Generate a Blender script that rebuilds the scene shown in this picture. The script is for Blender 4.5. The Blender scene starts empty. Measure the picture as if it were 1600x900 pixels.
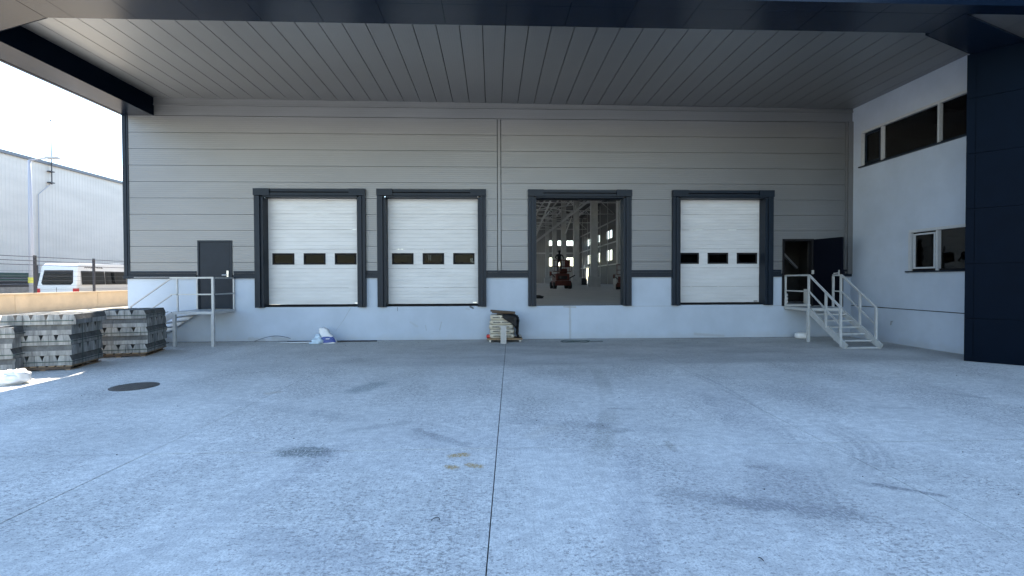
import bpy, bmesh, math, random
from mathutils import Vector, Matrix
random.seed(7)
R = math.radians
scene = bpy.context.scene
COL = scene.collection

# ------------------------------------------------------------------ camera
cam_d = bpy.data.cameras.new('camera'); cam = bpy.data.objects.new('camera', cam_d); COL.objects.link(cam)
CAMZ = 1.823
yaw, pitch, roll = 0.0397673, 0.0162520, -0.0033063
fw = Vector((math.sin(yaw)*math.cos(pitch), math.cos(yaw)*math.cos(pitch), -math.sin(pitch)))
r0 = Vector((math.cos(yaw), -math.sin(yaw), 0)); u0 = r0.cross(fw)
rr = r0*math.cos(roll) + u0*math.sin(roll); uu = rr.cross(fw)
M = Matrix((rr, uu, -fw)).transposed().to_4x4(); M.translation = Vector((0, -15, CAMZ))
cam.matrix_world = M
cam_d.sensor_width = 36; cam_d.lens = 36*764.75/1600
cam_d.clip_start = 0.1; cam_d.clip_end = 3000
scene.camera = cam

# ------------------------------------------------------------------ sky, sun, exposure
SUN = Vector((-0.41, 0.74, 1.0)).normalized()          # direction towards the sun
sun_el = math.asin(SUN.z); sun_az = math.atan2(SUN.x, SUN.y)
world = bpy.data.worlds.new('World'); scene.world = world; world.use_nodes = True
wn = world.node_tree.nodes; wl = world.node_tree.links
sky = wn.new('ShaderNodeTexSky'); sky.sky_type = 'NISHITA'; sky.sun_disc = False
sky.sun_elevation = sun_el; sky.sun_rotation = sun_az; sky.altitude = 50
sky.air_density = 1.2; sky.dust_density = 0.0; sky.ozone_density = 0.5
wl.new(sky.outputs[0], wn['Background'].inputs['Color']); wn['Background'].inputs['Strength'].default_value = 0.15
sd = bpy.data.lights.new('sun', 'SUN'); sd.energy = 4.6; sd.angle = R(0.53); sd.color = (1.0, 0.93, 0.82)
so = bpy.data.objects.new('sun', sd); COL.objects.link(so)
so.rotation_euler = SUN.to_track_quat('Z', 'Y').to_euler(); so.location = (-20, 30, 50)
vs = scene.view_settings; vs.view_transform = 'Standard'; vs.look = 'None'; vs.gamma = 1; vs.use_curve_mapping = False
vs.exposure = 2.03
scene.render.engine = 'CYCLES'
cy = scene.cycles; cy.max_bounces = 8; cy.diffuse_bounces = 5; cy.glossy_bounces = 3; cy.use_adaptive_sampling = True; cy.adaptive_threshold = 0.015; cy.transmission_bounces = 6
cy.transparent_max_bounces = 12; cy.use_denoising = True; cy.sample_clamp_indirect = 8; cy.caustics_reflective = False; cy.caustics_refractive = False

# ------------------------------------------------------------------ materials
MATS = {}
def mat(name, col, rough=0.6, metal=0.0, spec=0.5, noise=None, bump=None, build=None):
    """col linear rgb; noise=(scale, amount, stretch xyz); bump=(scale, strength, stretch)"""
    m = bpy.data.materials.new(name); m.use_nodes = True; MATS[name] = m
    nt = m.node_tree; n = nt.nodes; l = nt.links; b = n['Principled BSDF']
    b.inputs['Base Color'].default_value = (*col, 1); b.inputs['Roughness'].default_value = rough
    b.inputs['Metallic'].default_value = metal; b.inputs['Specular IOR Level'].default_value = spec
    geo = n.new('ShaderNodeNewGeometry')
    def nz(scale, stretch=(1, 1, 1), detail=5, rgh=0.6):
        mp = n.new('ShaderNodeMapping'); mp.inputs['Scale'].default_value = stretch
        l.new(geo.outputs['Position'], mp.inputs['Vector'])
        t = n.new('ShaderNodeTexNoise'); t.inputs['Scale'].default_value = scale; t.inputs['Detail'].default_value = detail
        t.inputs['Roughness'].default_value = rgh
        l.new(mp.outputs[0], t.inputs['Vector']); return t.outputs['Fac']
    if noise:
        sc, amt, st = noise
        f = nz(sc, st)
        rp = n.new('ShaderNodeMapRange'); rp.inputs['From Min'].default_value = .3; rp.inputs['From Max'].default_value = .7
        rp.inputs['To Min'].default_value = 1-amt; rp.inputs['To Max'].default_value = 1+amt*.6
        l.new(f, rp.inputs['Value'])
        mx = n.new('ShaderNodeMix'); mx.data_type = 'RGBA'; mx.blend_type = 'MULTIPLY'; mx.inputs['Factor'].default_value = 1
        mx.inputs['A'].default_value = (*col, 1); l.new(rp.outputs[0], mx.inputs['B'])
        l.new(mx.outputs['Result'], b.inputs['Base Color'])
    if bump:
        sc, strg, st = bump
        f = nz(sc, st)
        bp = n.new('ShaderNodeBump'); bp.inputs['Strength'].default_value = strg; bp.inputs['Distance'].default_value = .02
        l.new(f, bp.inputs['Height']); l.new(bp.outputs[0], b.inputs['Normal'])
    if build: build(m, nt, n, l, b, geo, nz)
    return m

def math_node(n, l, op, a, b=None, c=None, clamp=False):
    q = n.new('ShaderNodeMath'); q.operation = op; q.use_clamp = clamp
    for i, v in enumerate((a, b, c)):
        if v is None: continue
        if isinstance(v, (int, float)): q.inputs[i].default_value = v
        else: l.new(v, q.inputs[i])
    return q.outputs[0]
def maprange(n, l, v, a, b, c, d, smooth=True):
    q = n.new('ShaderNodeMapRange'); q.interpolation_type = 'SMOOTHSTEP' if smooth else 'LINEAR'
    l.new(v, q.inputs['Value'])
    for k, x in zip(('From Min', 'From Max', 'To Min', 'To Max'), (a, b, c, d)): q.inputs[k].default_value = x
    return q.outputs[0]
def mixcol(n, l, f, a, b, mode='MIX'):
    q = n.new('ShaderNodeMix'); q.data_type = 'RGBA'; q.blend_type = mode
    if isinstance(f, (int, float)): q.inputs['Factor'].default_value = f
    else: l.new(f, q.inputs['Factor'])
    for k, v in (('A', a), ('B', b)):
        if isinstance(v, tuple): q.inputs[k].default_value = (*v, 1)
        else: l.new(v, q.inputs[k])
    return q.outputs['Result']

def ground_build(m, nt, n, l, b, geo, nz):
    sep = n.new('ShaderNodeSeparateXYZ'); l.new(geo.outputs['Position'], sep.inputs[0])
    X, Y = sep.outputs['X'], sep.outputs['Y']
    base = mixcol(n, l, maprange(n, l, nz(.35, detail=4, rgh=.65), .35, .65, 0, 1), (.64, .625, .575), (.75, .73, .675))
    # worn speckle: small dark pits, drawn out along the brushing
    p1 = nz(27, (.8, 1.25, 1), 4, .85)
    pz = nz(.8, (1, .6, 1), 4, .6)
    thr = maprange(n, l, pz, .30, .70, .595, .495)
    pit = math_node(n, l, 'SUBTRACT', p1, thr); pit = maprange(n, l, pit, 0, .05, 0, 1)
    base = mixcol(n, l, math_node(n, l, 'MULTIPLY', pit, .72), base, (.15, .146, .142))
    p3 = nz(8, (.8, 1.2, 1), 4, .8)
    base = mixcol(n, l, maprange(n, l, p3, .40, .62, .38, 0), base, (.32, .31, .30))
    p2 = nz(75, (.85, 1.2, 1), 3, .75)
    base = mixcol(n, l, maprange(n, l, p2, .48, .62, 0, .5), base, (.22, .21, .2))
    br = nz(60, (1.8, .05, 1), 3, .5)
    base = mixcol(n, l, maprange(n, l, br, .48, .74, 0, .3), base, (.26, .25, .235))
    # broad cloudy dirt
    cl = nz(.22, (1, 1.6, 1), 5, .6)
    base = mixcol(n, l, maprange(n, l, cl, .45, .70, 0, .3), base, (.30, .295, .29))
    # unwashed dust under the canopy, up to the drip line
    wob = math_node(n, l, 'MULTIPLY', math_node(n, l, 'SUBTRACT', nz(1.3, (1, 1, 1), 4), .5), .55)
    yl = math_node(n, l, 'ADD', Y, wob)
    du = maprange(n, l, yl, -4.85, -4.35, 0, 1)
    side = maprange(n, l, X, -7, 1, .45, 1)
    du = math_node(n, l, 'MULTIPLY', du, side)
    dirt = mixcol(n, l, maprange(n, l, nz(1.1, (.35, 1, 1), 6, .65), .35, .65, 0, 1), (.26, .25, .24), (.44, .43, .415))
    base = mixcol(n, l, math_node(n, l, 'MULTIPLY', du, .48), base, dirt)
    # oil / damp / rust stains and tyre marks: capsules with ragged edges (x0,y0,x1,y1,r,strength,color)
    stains = [(-2.12, -9.72, -1.88, -9.74, .19, .95, (.15, .165, .16)), (-2.23, -6.80, -2.03, -6.32, .21, .8, (.22, .245, .24)),
              (-.43, -9.93, -.31, -9.90, .06, 1, (.38, .25, .09)), (-.43, -10.22, -.38, -10.24, .05, .95, (.40, .27, .11)), (-.24, -10.18, -.14, -10.22, .05, .95, (.38, .26, .11)),
              (-.94, -9.02, -.72, -9.23, .07, .55, (.24, .235, .23)), (-.72, -9.23, -.32, -9.59, .085, .6, (.25, .245, .24)), (-1.75, -9.0, -1.1, -8.7, .09, .4, (.22, .215, .21)),
              (1.5, -10.92, 2.3, -11.18, .12, .5, (.24, .24, .24)), (2.0, -11.10, 2.76, -11.36, .12, .65, (.20, .20, .205)),
              (3.39, -10.83, 3.78, -11.07, .035, .8, (.17, .17, .175)), (3.2, -10.75, 3.5, -10.9, .06, .4, (.22, .22, .22)),
              (7.25, -7.55, 7.5, -7.86, .10, .55, (.25, .25, .25)), (1.25, -8.95, 1.36, -9.0, .10, .65, (.17, .17, .17)), (1.49, -9.2, 1.62, -9.15, .08, .6, (.18, .18, .18)),
              (1.66, -8.15, 2.0, -8.2, .05, .55, (.2, .2, .2)), (1.95, -9.6, 1.93, -9.85, .05, .5, (.26, .24, .2)), (-3.66, -6.95, -3.5, -6.85, .07, .5, (.38, .31, .22)),
              (-5.2, -5.2, -4.4, -5.0, .08, .3, (.25, .24, .23)), (2.5, -10.36, 2.62, -10.4, .045, .6, (.16, .16, .16)), (5.4, -8.3, 5.9, -8.35, .08, .4, (.25, .25, .25)),
              (-1.6, -11.5, -.9, -11.8, .2, .3, (.25, .25, .26)), (.45, -9.3, .75, -9.0, .12, .25, (.45, .40, .32))]
    rag = math_node(n, l, 'MULTIPLY', math_node(n, l, 'SUBTRACT', nz(6, (1, 1, 1), 5, .8), .5), .62)
    fine = nz(40, (1.3, .6, 1), 3, .7)
    for (x0, y0, x1, y1, r, s, c) in stains:
        dx, dy = x1-x0, y1-y0; L2 = max(dx*dx+dy*dy, 1e-6)
        t = math_node(n, l, 'ADD', math_node(n, l, 'MULTIPLY', math_node(n, l, 'SUBTRACT', X, x0), dx/L2), math_node(n, l, 'MULTIPLY', math_node(n, l, 'SUBTRACT', Y, y0), dy/L2), clamp=True)
        ex = math_node(n, l, 'SUBTRACT', math_node(n, l, 'SUBTRACT', X, x0), math_node(n, l, 'MULTIPLY', t, dx))
        ey = math_node(n, l, 'SUBTRACT', math_node(n, l, 'SUBTRACT', Y, y0), math_node(n, l, 'MULTIPLY', t, dy))
        d = math_node(n, l, 'SQRT', math_node(n, l, 'ADD', math_node(n, l, 'MULTIPLY', ex, ex), math_node(n, l, 'MULTIPLY', ey, ey)))
        d = math_node(n, l, 'ADD', d, math_node(n, l, 'MULTIPLY', rag, min(1, r*6)))
        k = maprange(n, l, d, r*.45, r*1.35, 1, 0)
        k = math_node(n, l, 'MULTIPLY', k, maprange(n, l, fine, .36, .58, .2, 1))
        base = mixcol(n, l, math_node(n, l, 'MULTIPLY', k, s), base, c)
    # tyre tracks: arcs (cx, cy, r, half width, y0, y1, xmin, stripes, strength)
    for (cx, cy_, r, hw, y0, y1, xm, stripes, st, c) in ((-15.61, -4.07, 17.72, .13, -10.9, -4.5, 0, 0, .7, (.31, .30, .27)), (-7.11, -6.24, 11.05, .03, -12.2, -4.6, 0, 0, .6, (.28, .28, .28)),
            (-7.11, -6.24, 10.7, .33, -11.9, -6.5, 0, 0, .45, (.26, .26, .27)), (2.35, -9.12, 1.86, .21, -10.7, -8.8, 3.3, 4, .85, (.22, .22, .22)), (-14.5, -6.5, 13.2, .14, -13, -8.8, -4, 0, .5, (.26, .26, .27)),
            (9.8, -13.0, 8.9, .13, -13, -9.5, 0, 0, .5, (.26, .26, .27)), (-2.5, -22.0, 13.6, .16, -9.8, -7.3, 0, 0, .45, (.27, .27, .27)), (-9.0, -20.0, 13.5, .15, -9.9, -6.3, -9, 0, .45, (.27, .27, .27))):
        ex = math_node(n, l, 'SUBTRACT', X, cx); ey = math_node(n, l, 'SUBTRACT', Y, cy_)
        d = math_node(n, l, 'SUBTRACT', math_node(n, l, 'SQRT', math_node(n, l, 'ADD', math_node(n, l, 'MULTIPLY', ex, ex), math_node(n, l, 'MULTIPLY', ey, ey))), r)
        if not stripes: d = math_node(n, l, 'ADD', d, math_node(n, l, 'MULTIPLY', rag, min(.3, hw*1.2)))
        k = maprange(n, l, math_node(n, l, 'ABSOLUTE', d), hw*.7, hw*1.15, 1, 0)
        if stripes: k = math_node(n, l, 'MULTIPLY', k, maprange(n, l, math_node(n, l, 'SINE', math_node(n, l, 'MULTIPLY', d, 2*math.pi*stripes/(2*hw))), -.9, -.2, .25, 1))
        fd = (y1-y0)*.22
        k = math_node(n, l, 'MULTIPLY', k, math_node(n, l, 'MULTIPLY', maprange(n, l, Y, y0, y0+fd, 0, 1), maprange(n, l, Y, y1-fd, y1, 1, 0)))
        k = math_node(n, l, 'MULTIPLY', k, math_node(n, l, 'MULTIPLY', maprange(n, l, X, xm, xm+.3, 0, 1), math_node(n, l, 'MULTIPLY', maprange(n, l, fine, .38, .58, .1, 1), maprange(n, l, pz, .35, .62, .25, 1))))
        base = mixcol(n, l, math_node(n, l, 'MULTIPLY', k, st), base, c)
    l.new(base, b.inputs['Base Color'])
    bp = n.new('ShaderNodeBump'); bp.inputs['Strength'].default_value = .35; bp.inputs['Distance'].default_value = .01
    h = math_node(n, l, 'SUBTRACT', p2, math_node(n, l, 'MULTIPLY', pit, .8)); l.new(h, bp.inputs['Height']); l.new(bp.outputs[0], b.inputs['Normal'])

def ribs(pitch, depth, axis='Z', tint=0):
    def f(m, nt, n, l, b, geo, nz):
        sep = n.new('ShaderNodeSeparateXYZ'); l.new(geo.outputs['Position'], sep.inputs[0])
        s = math_node(n, l, 'FRACT', math_node(n, l, 'MULTIPLY', sep.outputs[axis], 1/pitch))
        s = math_node(n, l, 'ABSOLUTE', math_node(n, l, 'SUBTRACT', s, .5))
        s = maprange(n, l, s, .3, .48, 0, 1)
        w = nz(.9, (1, 1, .6), 3)
        bp = n.new('ShaderNodeBump'); bp.inputs['Strength'].default_value = 1; bp.inputs['Distance'].default_value = depth
        l.new(math_node(n, l, 'ADD', s, math_node(n, l, 'MULTIPLY', w, 1.2)), bp.inputs['Height']); l.new(bp.outputs[0], b.inputs['Normal'])
        c = tuple(b.inputs['Base Color'].default_value)[:3]
        d = mixcol(n, l, maprange(n, l, nz(.5, (.4, .4, 1.5), 5, .6), .3, .7, 0, 1), tuple(x*.93 for x in c), tuple(x*1.05 for x in c))
        if tint: d = mixcol(n, l, math_node(n, l, 'MULTIPLY', s, tint), d, tuple(x*.6 for x in c))
        l.new(d, b.inputs['Base Color'])
    return f

def glass_mat(name, tint, rough=0.0, ior=1.5, boost=1.0):
    m = bpy.data.materials.new(name); m.use_nodes = True; MATS[name] = m
    nt = m.node_tree; n = nt.nodes; l = nt.links; n.remove(n['Principled BSDF'])
    lw = n.new('ShaderNodeLayerWeight'); lw.inputs['Blend'].default_value = .5; f0 = ((ior-1)/(ior+1))**2
    fr = math_node(n, l, 'ADD', math_node(n, l, 'MULTIPLY', math_node(n, l, 'POWER', lw.outputs['Facing'], 5), 1-f0), f0)
    tr = n.new('ShaderNodeBsdfTransparent'); tr.inputs['Color'].default_value = (*tint, 1)
    gl = n.new('ShaderNodeBsdfGlossy'); gl.inputs['Roughness'].default_value = rough
    geo = n.new('ShaderNodeNewGeometry'); t = n.new('ShaderNodeTexNoise'); t.inputs['Scale'].default_value = 2.5; t.inputs['Detail'].default_value = 1
    l.new(geo.outputs['Position'], t.inputs['Vector'])
    bp = n.new('ShaderNodeBump'); bp.inputs['Strength'].default_value = .25; bp.inputs['Distance'].default_value = .02
    l.new(t.outputs['Fac'], bp.inputs['Height']); l.new(bp.outputs[0], gl.inputs['Normal'])
    mx = n.new('ShaderNodeMixShader'); q = math_node(n, l, 'MULTIPLY', fr, boost, clamp=True)
    l.new(q, mx.inputs[0]); l.new(tr.outputs[0], mx.inputs[1]); l.new(gl.outputs[0], mx.inputs[2])
    l.new(mx.outputs[0], n['Material Output'].inputs['Surface'])

mat('ground', (.45, .42, .38), .85, build=ground_build, spec=.25)
mat('joint', (.05, .048, .045), .95)
mat('panel', (.192, .198, .205), .5, metal=.7, build=ribs(.0605, .002, 'Z', .16), spec=.5)
mat('panel_dark', (.03, .03, .03), .9)
mat('ceiling', (.345, .35, .355), .46, metal=.9, build=ribs(.06, .0006, 'X', .05), spec=.5)
mat('navy', (.0035, .009, .021), .24, noise=(3, .12, (1, 1, 1)), spec=.32)
mat('navy_matt', (.0012, .0045, .011), .45, noise=(3, .12, (1, 1, 1)), spec=.03)
mat('anthracite', (.008, .015, .026), .45, noise=(6, .15, (1, 1, 1)), spec=.2)
def plaster(m, nt, n, l, b, geo, nz):
    k0 = tuple(b.inputs['Base Color'].default_value)[:3]
    c = mixcol(n, l, maprange(n, l, nz(.7, (1, 1, 1), 5, .6), .3, .7, 0, 1), tuple(q*.92 for q in k0), tuple(q*1.07 for q in k0))
    st = nz(3.2, (2.2, 2.2, .35), 6, .7)
    sep = n.new('ShaderNodeSeparateXYZ'); l.new(geo.outputs['Position'], sep.inputs[0])
    low = maprange(n, l, math_node(n, l, 'ADD', sep.outputs['Z'], math_node(n, l, 'MULTIPLY', nz(2.5, (1, 1, 1), 5), .5)), .22, .5, 1, 0)
    c = mixcol(n, l, math_node(n, l, 'MULTIPLY', low, .35), c, (.36, .36, .36))          # splash dirt at the foot
    c = mixcol(n, l, maprange(n, l, st, .58, .75, 0, .22), c, (.36, .37, .39))
    sc = nz(9, (1, 1, 2.4), 3, .8)
    c = mixcol(n, l, maprange(n, l, sc, .70, .74, 0, .35), c, (.3, .29, .28))
    XX, ZZ = sep.outputs['X'], sep.outputs['Z']
    wv = math_node(n, l, 'MULTIPLY', math_node(n, l, 'SUBTRACT', nz(5, (1, 1, 1), 5, .7), .5), .12)
    for (x0, z0, x1, z1, r, sg, cc) in ((2.38, 1.0, 2.39, .0, .035, .5, (.30, .30, .29)), (2.2, 1.0, 2.55, .98, .03, .6, (.28, .27, .25)), (-4.29, 1.0, -4.53, .6, .007, .5, (.2, .2, .2)), (-4.53, .6, -4.75, .3, .006, .35, (.2, .2, .2)),
            (-2.89, 1.01, -2.89, .9, .008, .9, (.08, .08, .08)), (-.68, 1.01, -.60, .97, .03, .9, (.06, .06, .06)), (-.8, .95, -.72, .93, .025, .4, (.3, .3, .3)), (-1.56, .55, -1.62, .3, .012, .5, (.25, .25, .25)), (-2.05, .45, -2.02, .3, .012, .45, (.25, .25, .25)), (-2.5, .55, -2.3, .42, .03, .25, (.3, .3, .3)),
            (-6.6, .10, -6.2, .03, .06, .3, (.25, .24, .22)), (-7.3, .08, -6.9, .03, .06, .3, (.25, .24, .22)), (6.3, .12, 7.2, .06, .04, .35, (.28, .27, .25)), (4.27, 1.0, 5.55, 1.0, .006, .6, (.2, .2, .2)), (8.72, 1.0, 9.05, 1.0, .006, .6, (.2, .2, .2))):
        dx, dz = x1-x0, z1-z0; L2 = dx*dx+dz*dz
        t = math_node(n, l, 'ADD', math_node(n, l, 'MULTIPLY', math_node(n, l, 'SUBTRACT', XX, x0), dx/L2), math_node(n, l, 'MULTIPLY', math_node(n, l, 'SUBTRACT', ZZ, z0), dz/L2), clamp=True)
        ex = math_node(n, l, 'SUBTRACT', math_node(n, l, 'SUBTRACT', XX, x0), math_node(n, l, 'MULTIPLY', t, dx)); ez = math_node(n, l, 'SUBTRACT', math_node(n, l, 'SUBTRACT', ZZ, z0), math_node(n, l, 'MULTIPLY', t, dz))
        d = math_node(n, l, 'ADD', math_node(n, l, 'SQRT', math_node(n, l, 'ADD', math_node(n, l, 'MULTIPLY', ex, ex), math_node(n, l, 'MULTIPLY', ez, ez))), math_node(n, l, 'MULTIPLY', wv, min(1, r*12)))
        c = mixcol(n, l, math_node(n, l, 'MULTIPLY', maprange(n, l, d, r*.5, r*1.4, 1, 0), sg), c, cc)
    l.new(c, b.inputs['Base Color'])
    bp = n.new('ShaderNodeBump'); bp.inputs['Strength'].default_value = .25; bp.inputs['Distance'].default_value = .012
    l.new(nz(6, (1, 1, 1), 6, .6), bp.inputs['Height']); l.new(bp.outputs[0], b.inputs['Normal'])
mat('plaster', (.395, .455, .54), .85, build=plaster, spec=.3)
mat('office_white', (.45, .51, .60), .85, build=plaster, spec=.3)
mat('door_white', (.535, .55, .57), .40, noise=(2.2, .10, (.5, 1, 2.5)), bump=(1.6, .25, (1, 1, 1)))
mat('door_black', (.003, .004, .008), .5, spec=.05)
mat('seal', (.009, .009, .011), .7, spec=.15)
mat('steel_paint', (.42, .43, .43), .45, noise=(9, .12, (1, 1, 1)))
mat('alu', (.46, .48, .50), .35, noise=(12, .08, (1, 1, 1)))
mat('handle', (.75, .75, .74), .3, metal=.6)
mat('kerb', (.25, .247, .238), .92, noise=(14, .5, (1, 1, .18)), bump=(40, .4, (1, 1, 1)))
mat('kerb_upper', (.115, .115, .112), .9, noise=(9, .4, (1, 1, .4)), bump=(40, .4, (1, 1, 1)))
mat('kerb_light', (.32, .315, .30), .92, noise=(14, .5, (1, 1, .18)), bump=(40, .4, (1, 1, 1)))
mat('strap', (.015, .04, .035), .5)
mat('wood', (.25, .17, .10), .8, noise=(8, .3, (1, 6, 1)))
mat('wood_dark', (.10, .07, .05), .85, noise=(8, .3, (1, 6, 1)))
mat('paper', (.50, .45, .36), .8, noise=(7, .15, (1, 1, 1)), bump=(14, .5, (1, 1, 1)))
mat('ink', (.06, .06, .065), .8)
mat('black_plastic', (.004, .004, .006), .5, spec=.25, bump=(18, .6, (1, 1, 1)))
mat('red_plastic', (.45, .03, .025), .5)
mat('rubber', (.02, .02, .02), .8)
mat('castor', (.62, .58, .52), .5)
mat('galv', (.30, .31, .33), .4, metal=.4, noise=(20, .15, (1, 1, 1)))
mat('bag_white', (.74, .74, .74), .55, noise=(9, .1, (1, 1, 1)), bump=(16, .7, (1, 1, 1)))
mat('bag_blue', (.05, .08, .28), .55, noise=(12, .15, (1, 1, 1)))
mat('bag_pale', (.50, .62, .72), .45, noise=(10, .2, (1, 1, 1)), bump=(20, .9, (1, 1, 1)))
mat('cast_iron', (.07, .06, .05), .75, noise=(12, .35, (1, 1, 1)), bump=(30, .8, (1, 1, 1)))
mat('tan_wall', (.68, .54, .385), .9, noise=(1.3, .14, (1, 1, 1)), bump=(8, .3, (1, 1, 1)))
mat('asphalt', (.09, .088, .085), .95, noise=(3, .2, (1, 1, 1)))
mat('sand', (.50, .42, .31), .95, noise=(1.0, .2, (1, 1, 1)))
mat('far_metal', (.66, .60, .53), .5, build=ribs(.33, .012, 'Y', .10))
mat('far_trim', (.16, .17, .19), .5)
mat('fence_dark', (.035, .035, .045), .5)
mat('pole', (.42, .42, .46), .5)
mat('green', (.03, .07, .06), .6, noise=(2, .2, (1, 1, 1)))
mat('dark_stuff', (.03, .03, .032), .8)
mat('block_wall', (.33, .29, .25), .9, noise=(3, .2, (1, 1, 1)))
mat('van_white', (.75, .75, .74), .25, spec=.5, noise=(1, .04, (1, 1, 1)))
mat('lamp_red', (.55, .02, .03), .3)
mat('curtain', (.55, .50, .42), .9, noise=(9, .25, (1, 5, .1)))
mat('hall_floor', (.48, .48, .47), .45, noise=(.8, .15, (1, 1, 1)))
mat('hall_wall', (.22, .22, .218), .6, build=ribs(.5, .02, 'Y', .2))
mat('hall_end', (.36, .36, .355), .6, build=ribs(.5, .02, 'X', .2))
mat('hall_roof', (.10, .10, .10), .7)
mat('hall_conc', (.58, .58, .56), .85, noise=(2, .12, (1, 1, 1)))
mat('hall_steel', (.70, .70, .69), .5)
mat('lift_red', (.12, .024, .015), .45, noise=(4, .15, (1, 1, 1)))
mat('cloth_dark', (.02, .022, .03), .9)
mat('skin', (.35, .2, .14), .6)
mat('sticker', (.6, .55, .1), .6)
m_ = mat('fill_skylight', (.7, .7, .68), .8); n_t = m_.node_tree; tl = n_t.nodes.new('ShaderNodeBsdfTranslucent'); tl.inputs['Color'].default_value = (.6, .6, .58, 1)
n_t.links.new(tl.outputs[0], n_t.nodes['Material Output'].inputs['Surface'])
glass_mat('glass_clear', (.14, .155, .18), 0.02, 1.5, .14)
glass_mat('glass_tint', (.10, .105, .11), 0.02, 1.5, 1.0)
glass_mat('glass_far', (.9, .92, .93), 0.05, 1.1, .3)
glass_mat('glass_van', (.30, .34, .34), 0.02, 1.5, 1.5)

# ------------------------------------------------------------------ mesh helpers
class MB:
    def __init__(s): s.v = []; s.f = []
    def add(s, vs, fs):
        o = len(s.v); s.v += [tuple(p) for p in vs]; s.f += [tuple(i+o for i in f) for f in fs]; return s
    def box(s, x0, x1, y0, y1, z0, z1):
        x0, x1 = sorted((x0, x1)); y0, y1 = sorted((y0, y1)); z0, z1 = sorted((z0, z1))
        return s.add([(x0, y0, z0), (x1, y0, z0), (x1, y1, z0), (x0, y1, z0), (x0, y0, z1), (x1, y0, z1), (x1, y1, z1), (x0, y1, z1)],
                     [(3, 2, 1, 0), (4, 5, 6, 7), (0, 1, 5, 4), (1, 2, 6, 5), (2, 3, 7, 6), (3, 0, 4, 7)])
    def bbox(s, x0, x1, y0, y1, z0, z1, b):
        bm = bmesh.new(); bmesh.ops.create_cube(bm, size=1)
        for q in bm.verts: q.co = Vector(((x0+x1)/2+q.co.x*(x1-x0), (y0+y1)/2+q.co.y*(y1-y0), (z0+z1)/2+q.co.z*(z1-z0)))
        bmesh.ops.bevel(bm, geom=bm.edges[:], offset=b, segments=2, affect='EDGES', profile=.6)
        bm.verts.ensure_lookup_table(); bm.verts.index_update()
        s.add([q.co[:] for q in bm.verts], [[q.index for q in f.verts] for f in bm.faces]); bm.free(); return s
    def bar(s, p, q, w, h=None, up=(0, 0, 1)):
        h = h or w; p = Vector(p); q = Vector(q); d = (q-p).normalized(); up = Vector(up)
        if abs(d.dot(up)) > .99: up = Vector((0, 1, 0))
        a = d.cross(up).normalized()*(w/2); b = a.cross(d).normalized()*(h/2)
        vs = [p-a-b, p+a-b, p+a+b, p-a+b, q-a-b, q+a-b, q+a+b, q-a+b]
        return s.add(vs, [(0, 1, 2, 3), (7, 6, 5, 4), (0, 4, 5, 1), (1, 5, 6, 2), (2, 6, 7, 3), (3, 7, 4, 0)])
    def tube(s, pts, r, n=8, caps=True):
        pts = [Vector(p) for p in pts]; rs = r if isinstance(r, (list, tuple)) else [r]*len(pts); rings = []
        prev = None
        for i, p in enumerate(pts):
            d = (pts[min(i+1, len(pts)-1)]-pts[max(i-1, 0)]).normalized()
            if prev is None:
                up = Vector((0, 0, 1)) if abs(d.z) < .9 else Vector((1, 0, 0)); a = d.cross(up).normalized()
            else: a = (prev-d*prev.dot(d)).normalized()
            prev = a; b = d.cross(a)
            rings.append([p+(a*math.cos(t)+b*math.sin(t))*rs[i] for t in [2*math.pi*k/n for k in range(n)]])
        vs = [q for g in rings for q in g]; fs = []
        for i in range(len(pts)-1):
            for k in range(n): fs.append((i*n+k, i*n+(k+1) % n, (i+1)*n+(k+1) % n, (i+1)*n+k))
        if caps: fs.append(tuple(range(n-1, -1, -1))); fs.append(tuple((len(pts)-1)*n+k for k in range(n)))
        return s.add(vs, fs)
    def prism(s, poly, axis, a, b):
        """extrude polygon (2D list) along axis from a to b; axis 'x': poly=(y,z); 'y': (x,z); 'z': (x,y)"""
        n = len(poly)
        mk = {'x': lambda p, t: (t, p[0], p[1]), 'y': lambda p, t: (p[0], t, p[1]), 'z': lambda p, t: (p[0], p[1], t)}[axis]
        vs = [mk(p, a) for p in poly]+[mk(p, b) for p in poly]
        fs = [tuple(range(n)), tuple(range(2*n-1, n-1, -1))]+[(i, n+i, n+(i+1) % n, (i+1) % n) for i in range(n)]
        return s.add(vs, fs)
    def obj(s, name, m, parent=None, smooth=False, local=False, fix=True):
        me = bpy.data.meshes.new(name)
        off = Vector((0, 0, 0))
        if parent is not None and not local:
            p = parent
            while p is not None: off += p.location; p = p.parent
        me.from_pydata([tuple(Vector(v)-off) for v in s.v], [], s.f); me.update()
        if fix:
            bm = bmesh.new(); bm.from_mesh(me); bmesh.ops.recalc_face_normals(bm, faces=bm.faces[:]); bm.to_mesh(me); bm.free()
        if smooth:
            for p in me.polygons: p.use_smooth = True
        me.materials.append(MATS[m])
        o = bpy.data.objects.new(name, me); COL.objects.link(o)
        if parent is not None: o.parent = parent
        return o
def tag(o, label, cat, group=None):
    o['label'] = label; o['category'] = cat
    if group: o['group'] = group
    return o
def thing(name, label, cat, loc=(0, 0, 0), rz=0, group=None):
    o = bpy.data.objects.new(name, None); COL.objects.link(o); o.empty_display_size = .2
    o.location = loc; o.rotation_euler = (0, 0, rz); return tag(o, label, cat, group)
def part(name, parent):
    o = bpy.data.objects.new(name, None); COL.objects.link(o); o.parent = parent; o.empty_display_size = .1; return o
def inst(name, me, parent, loc, rot=(0, 0, 0)):
    o = bpy.data.objects.new(name, me); COL.objects.link(o); o.parent = parent; o.location = loc; o.rotation_euler = rot; return o
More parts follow.
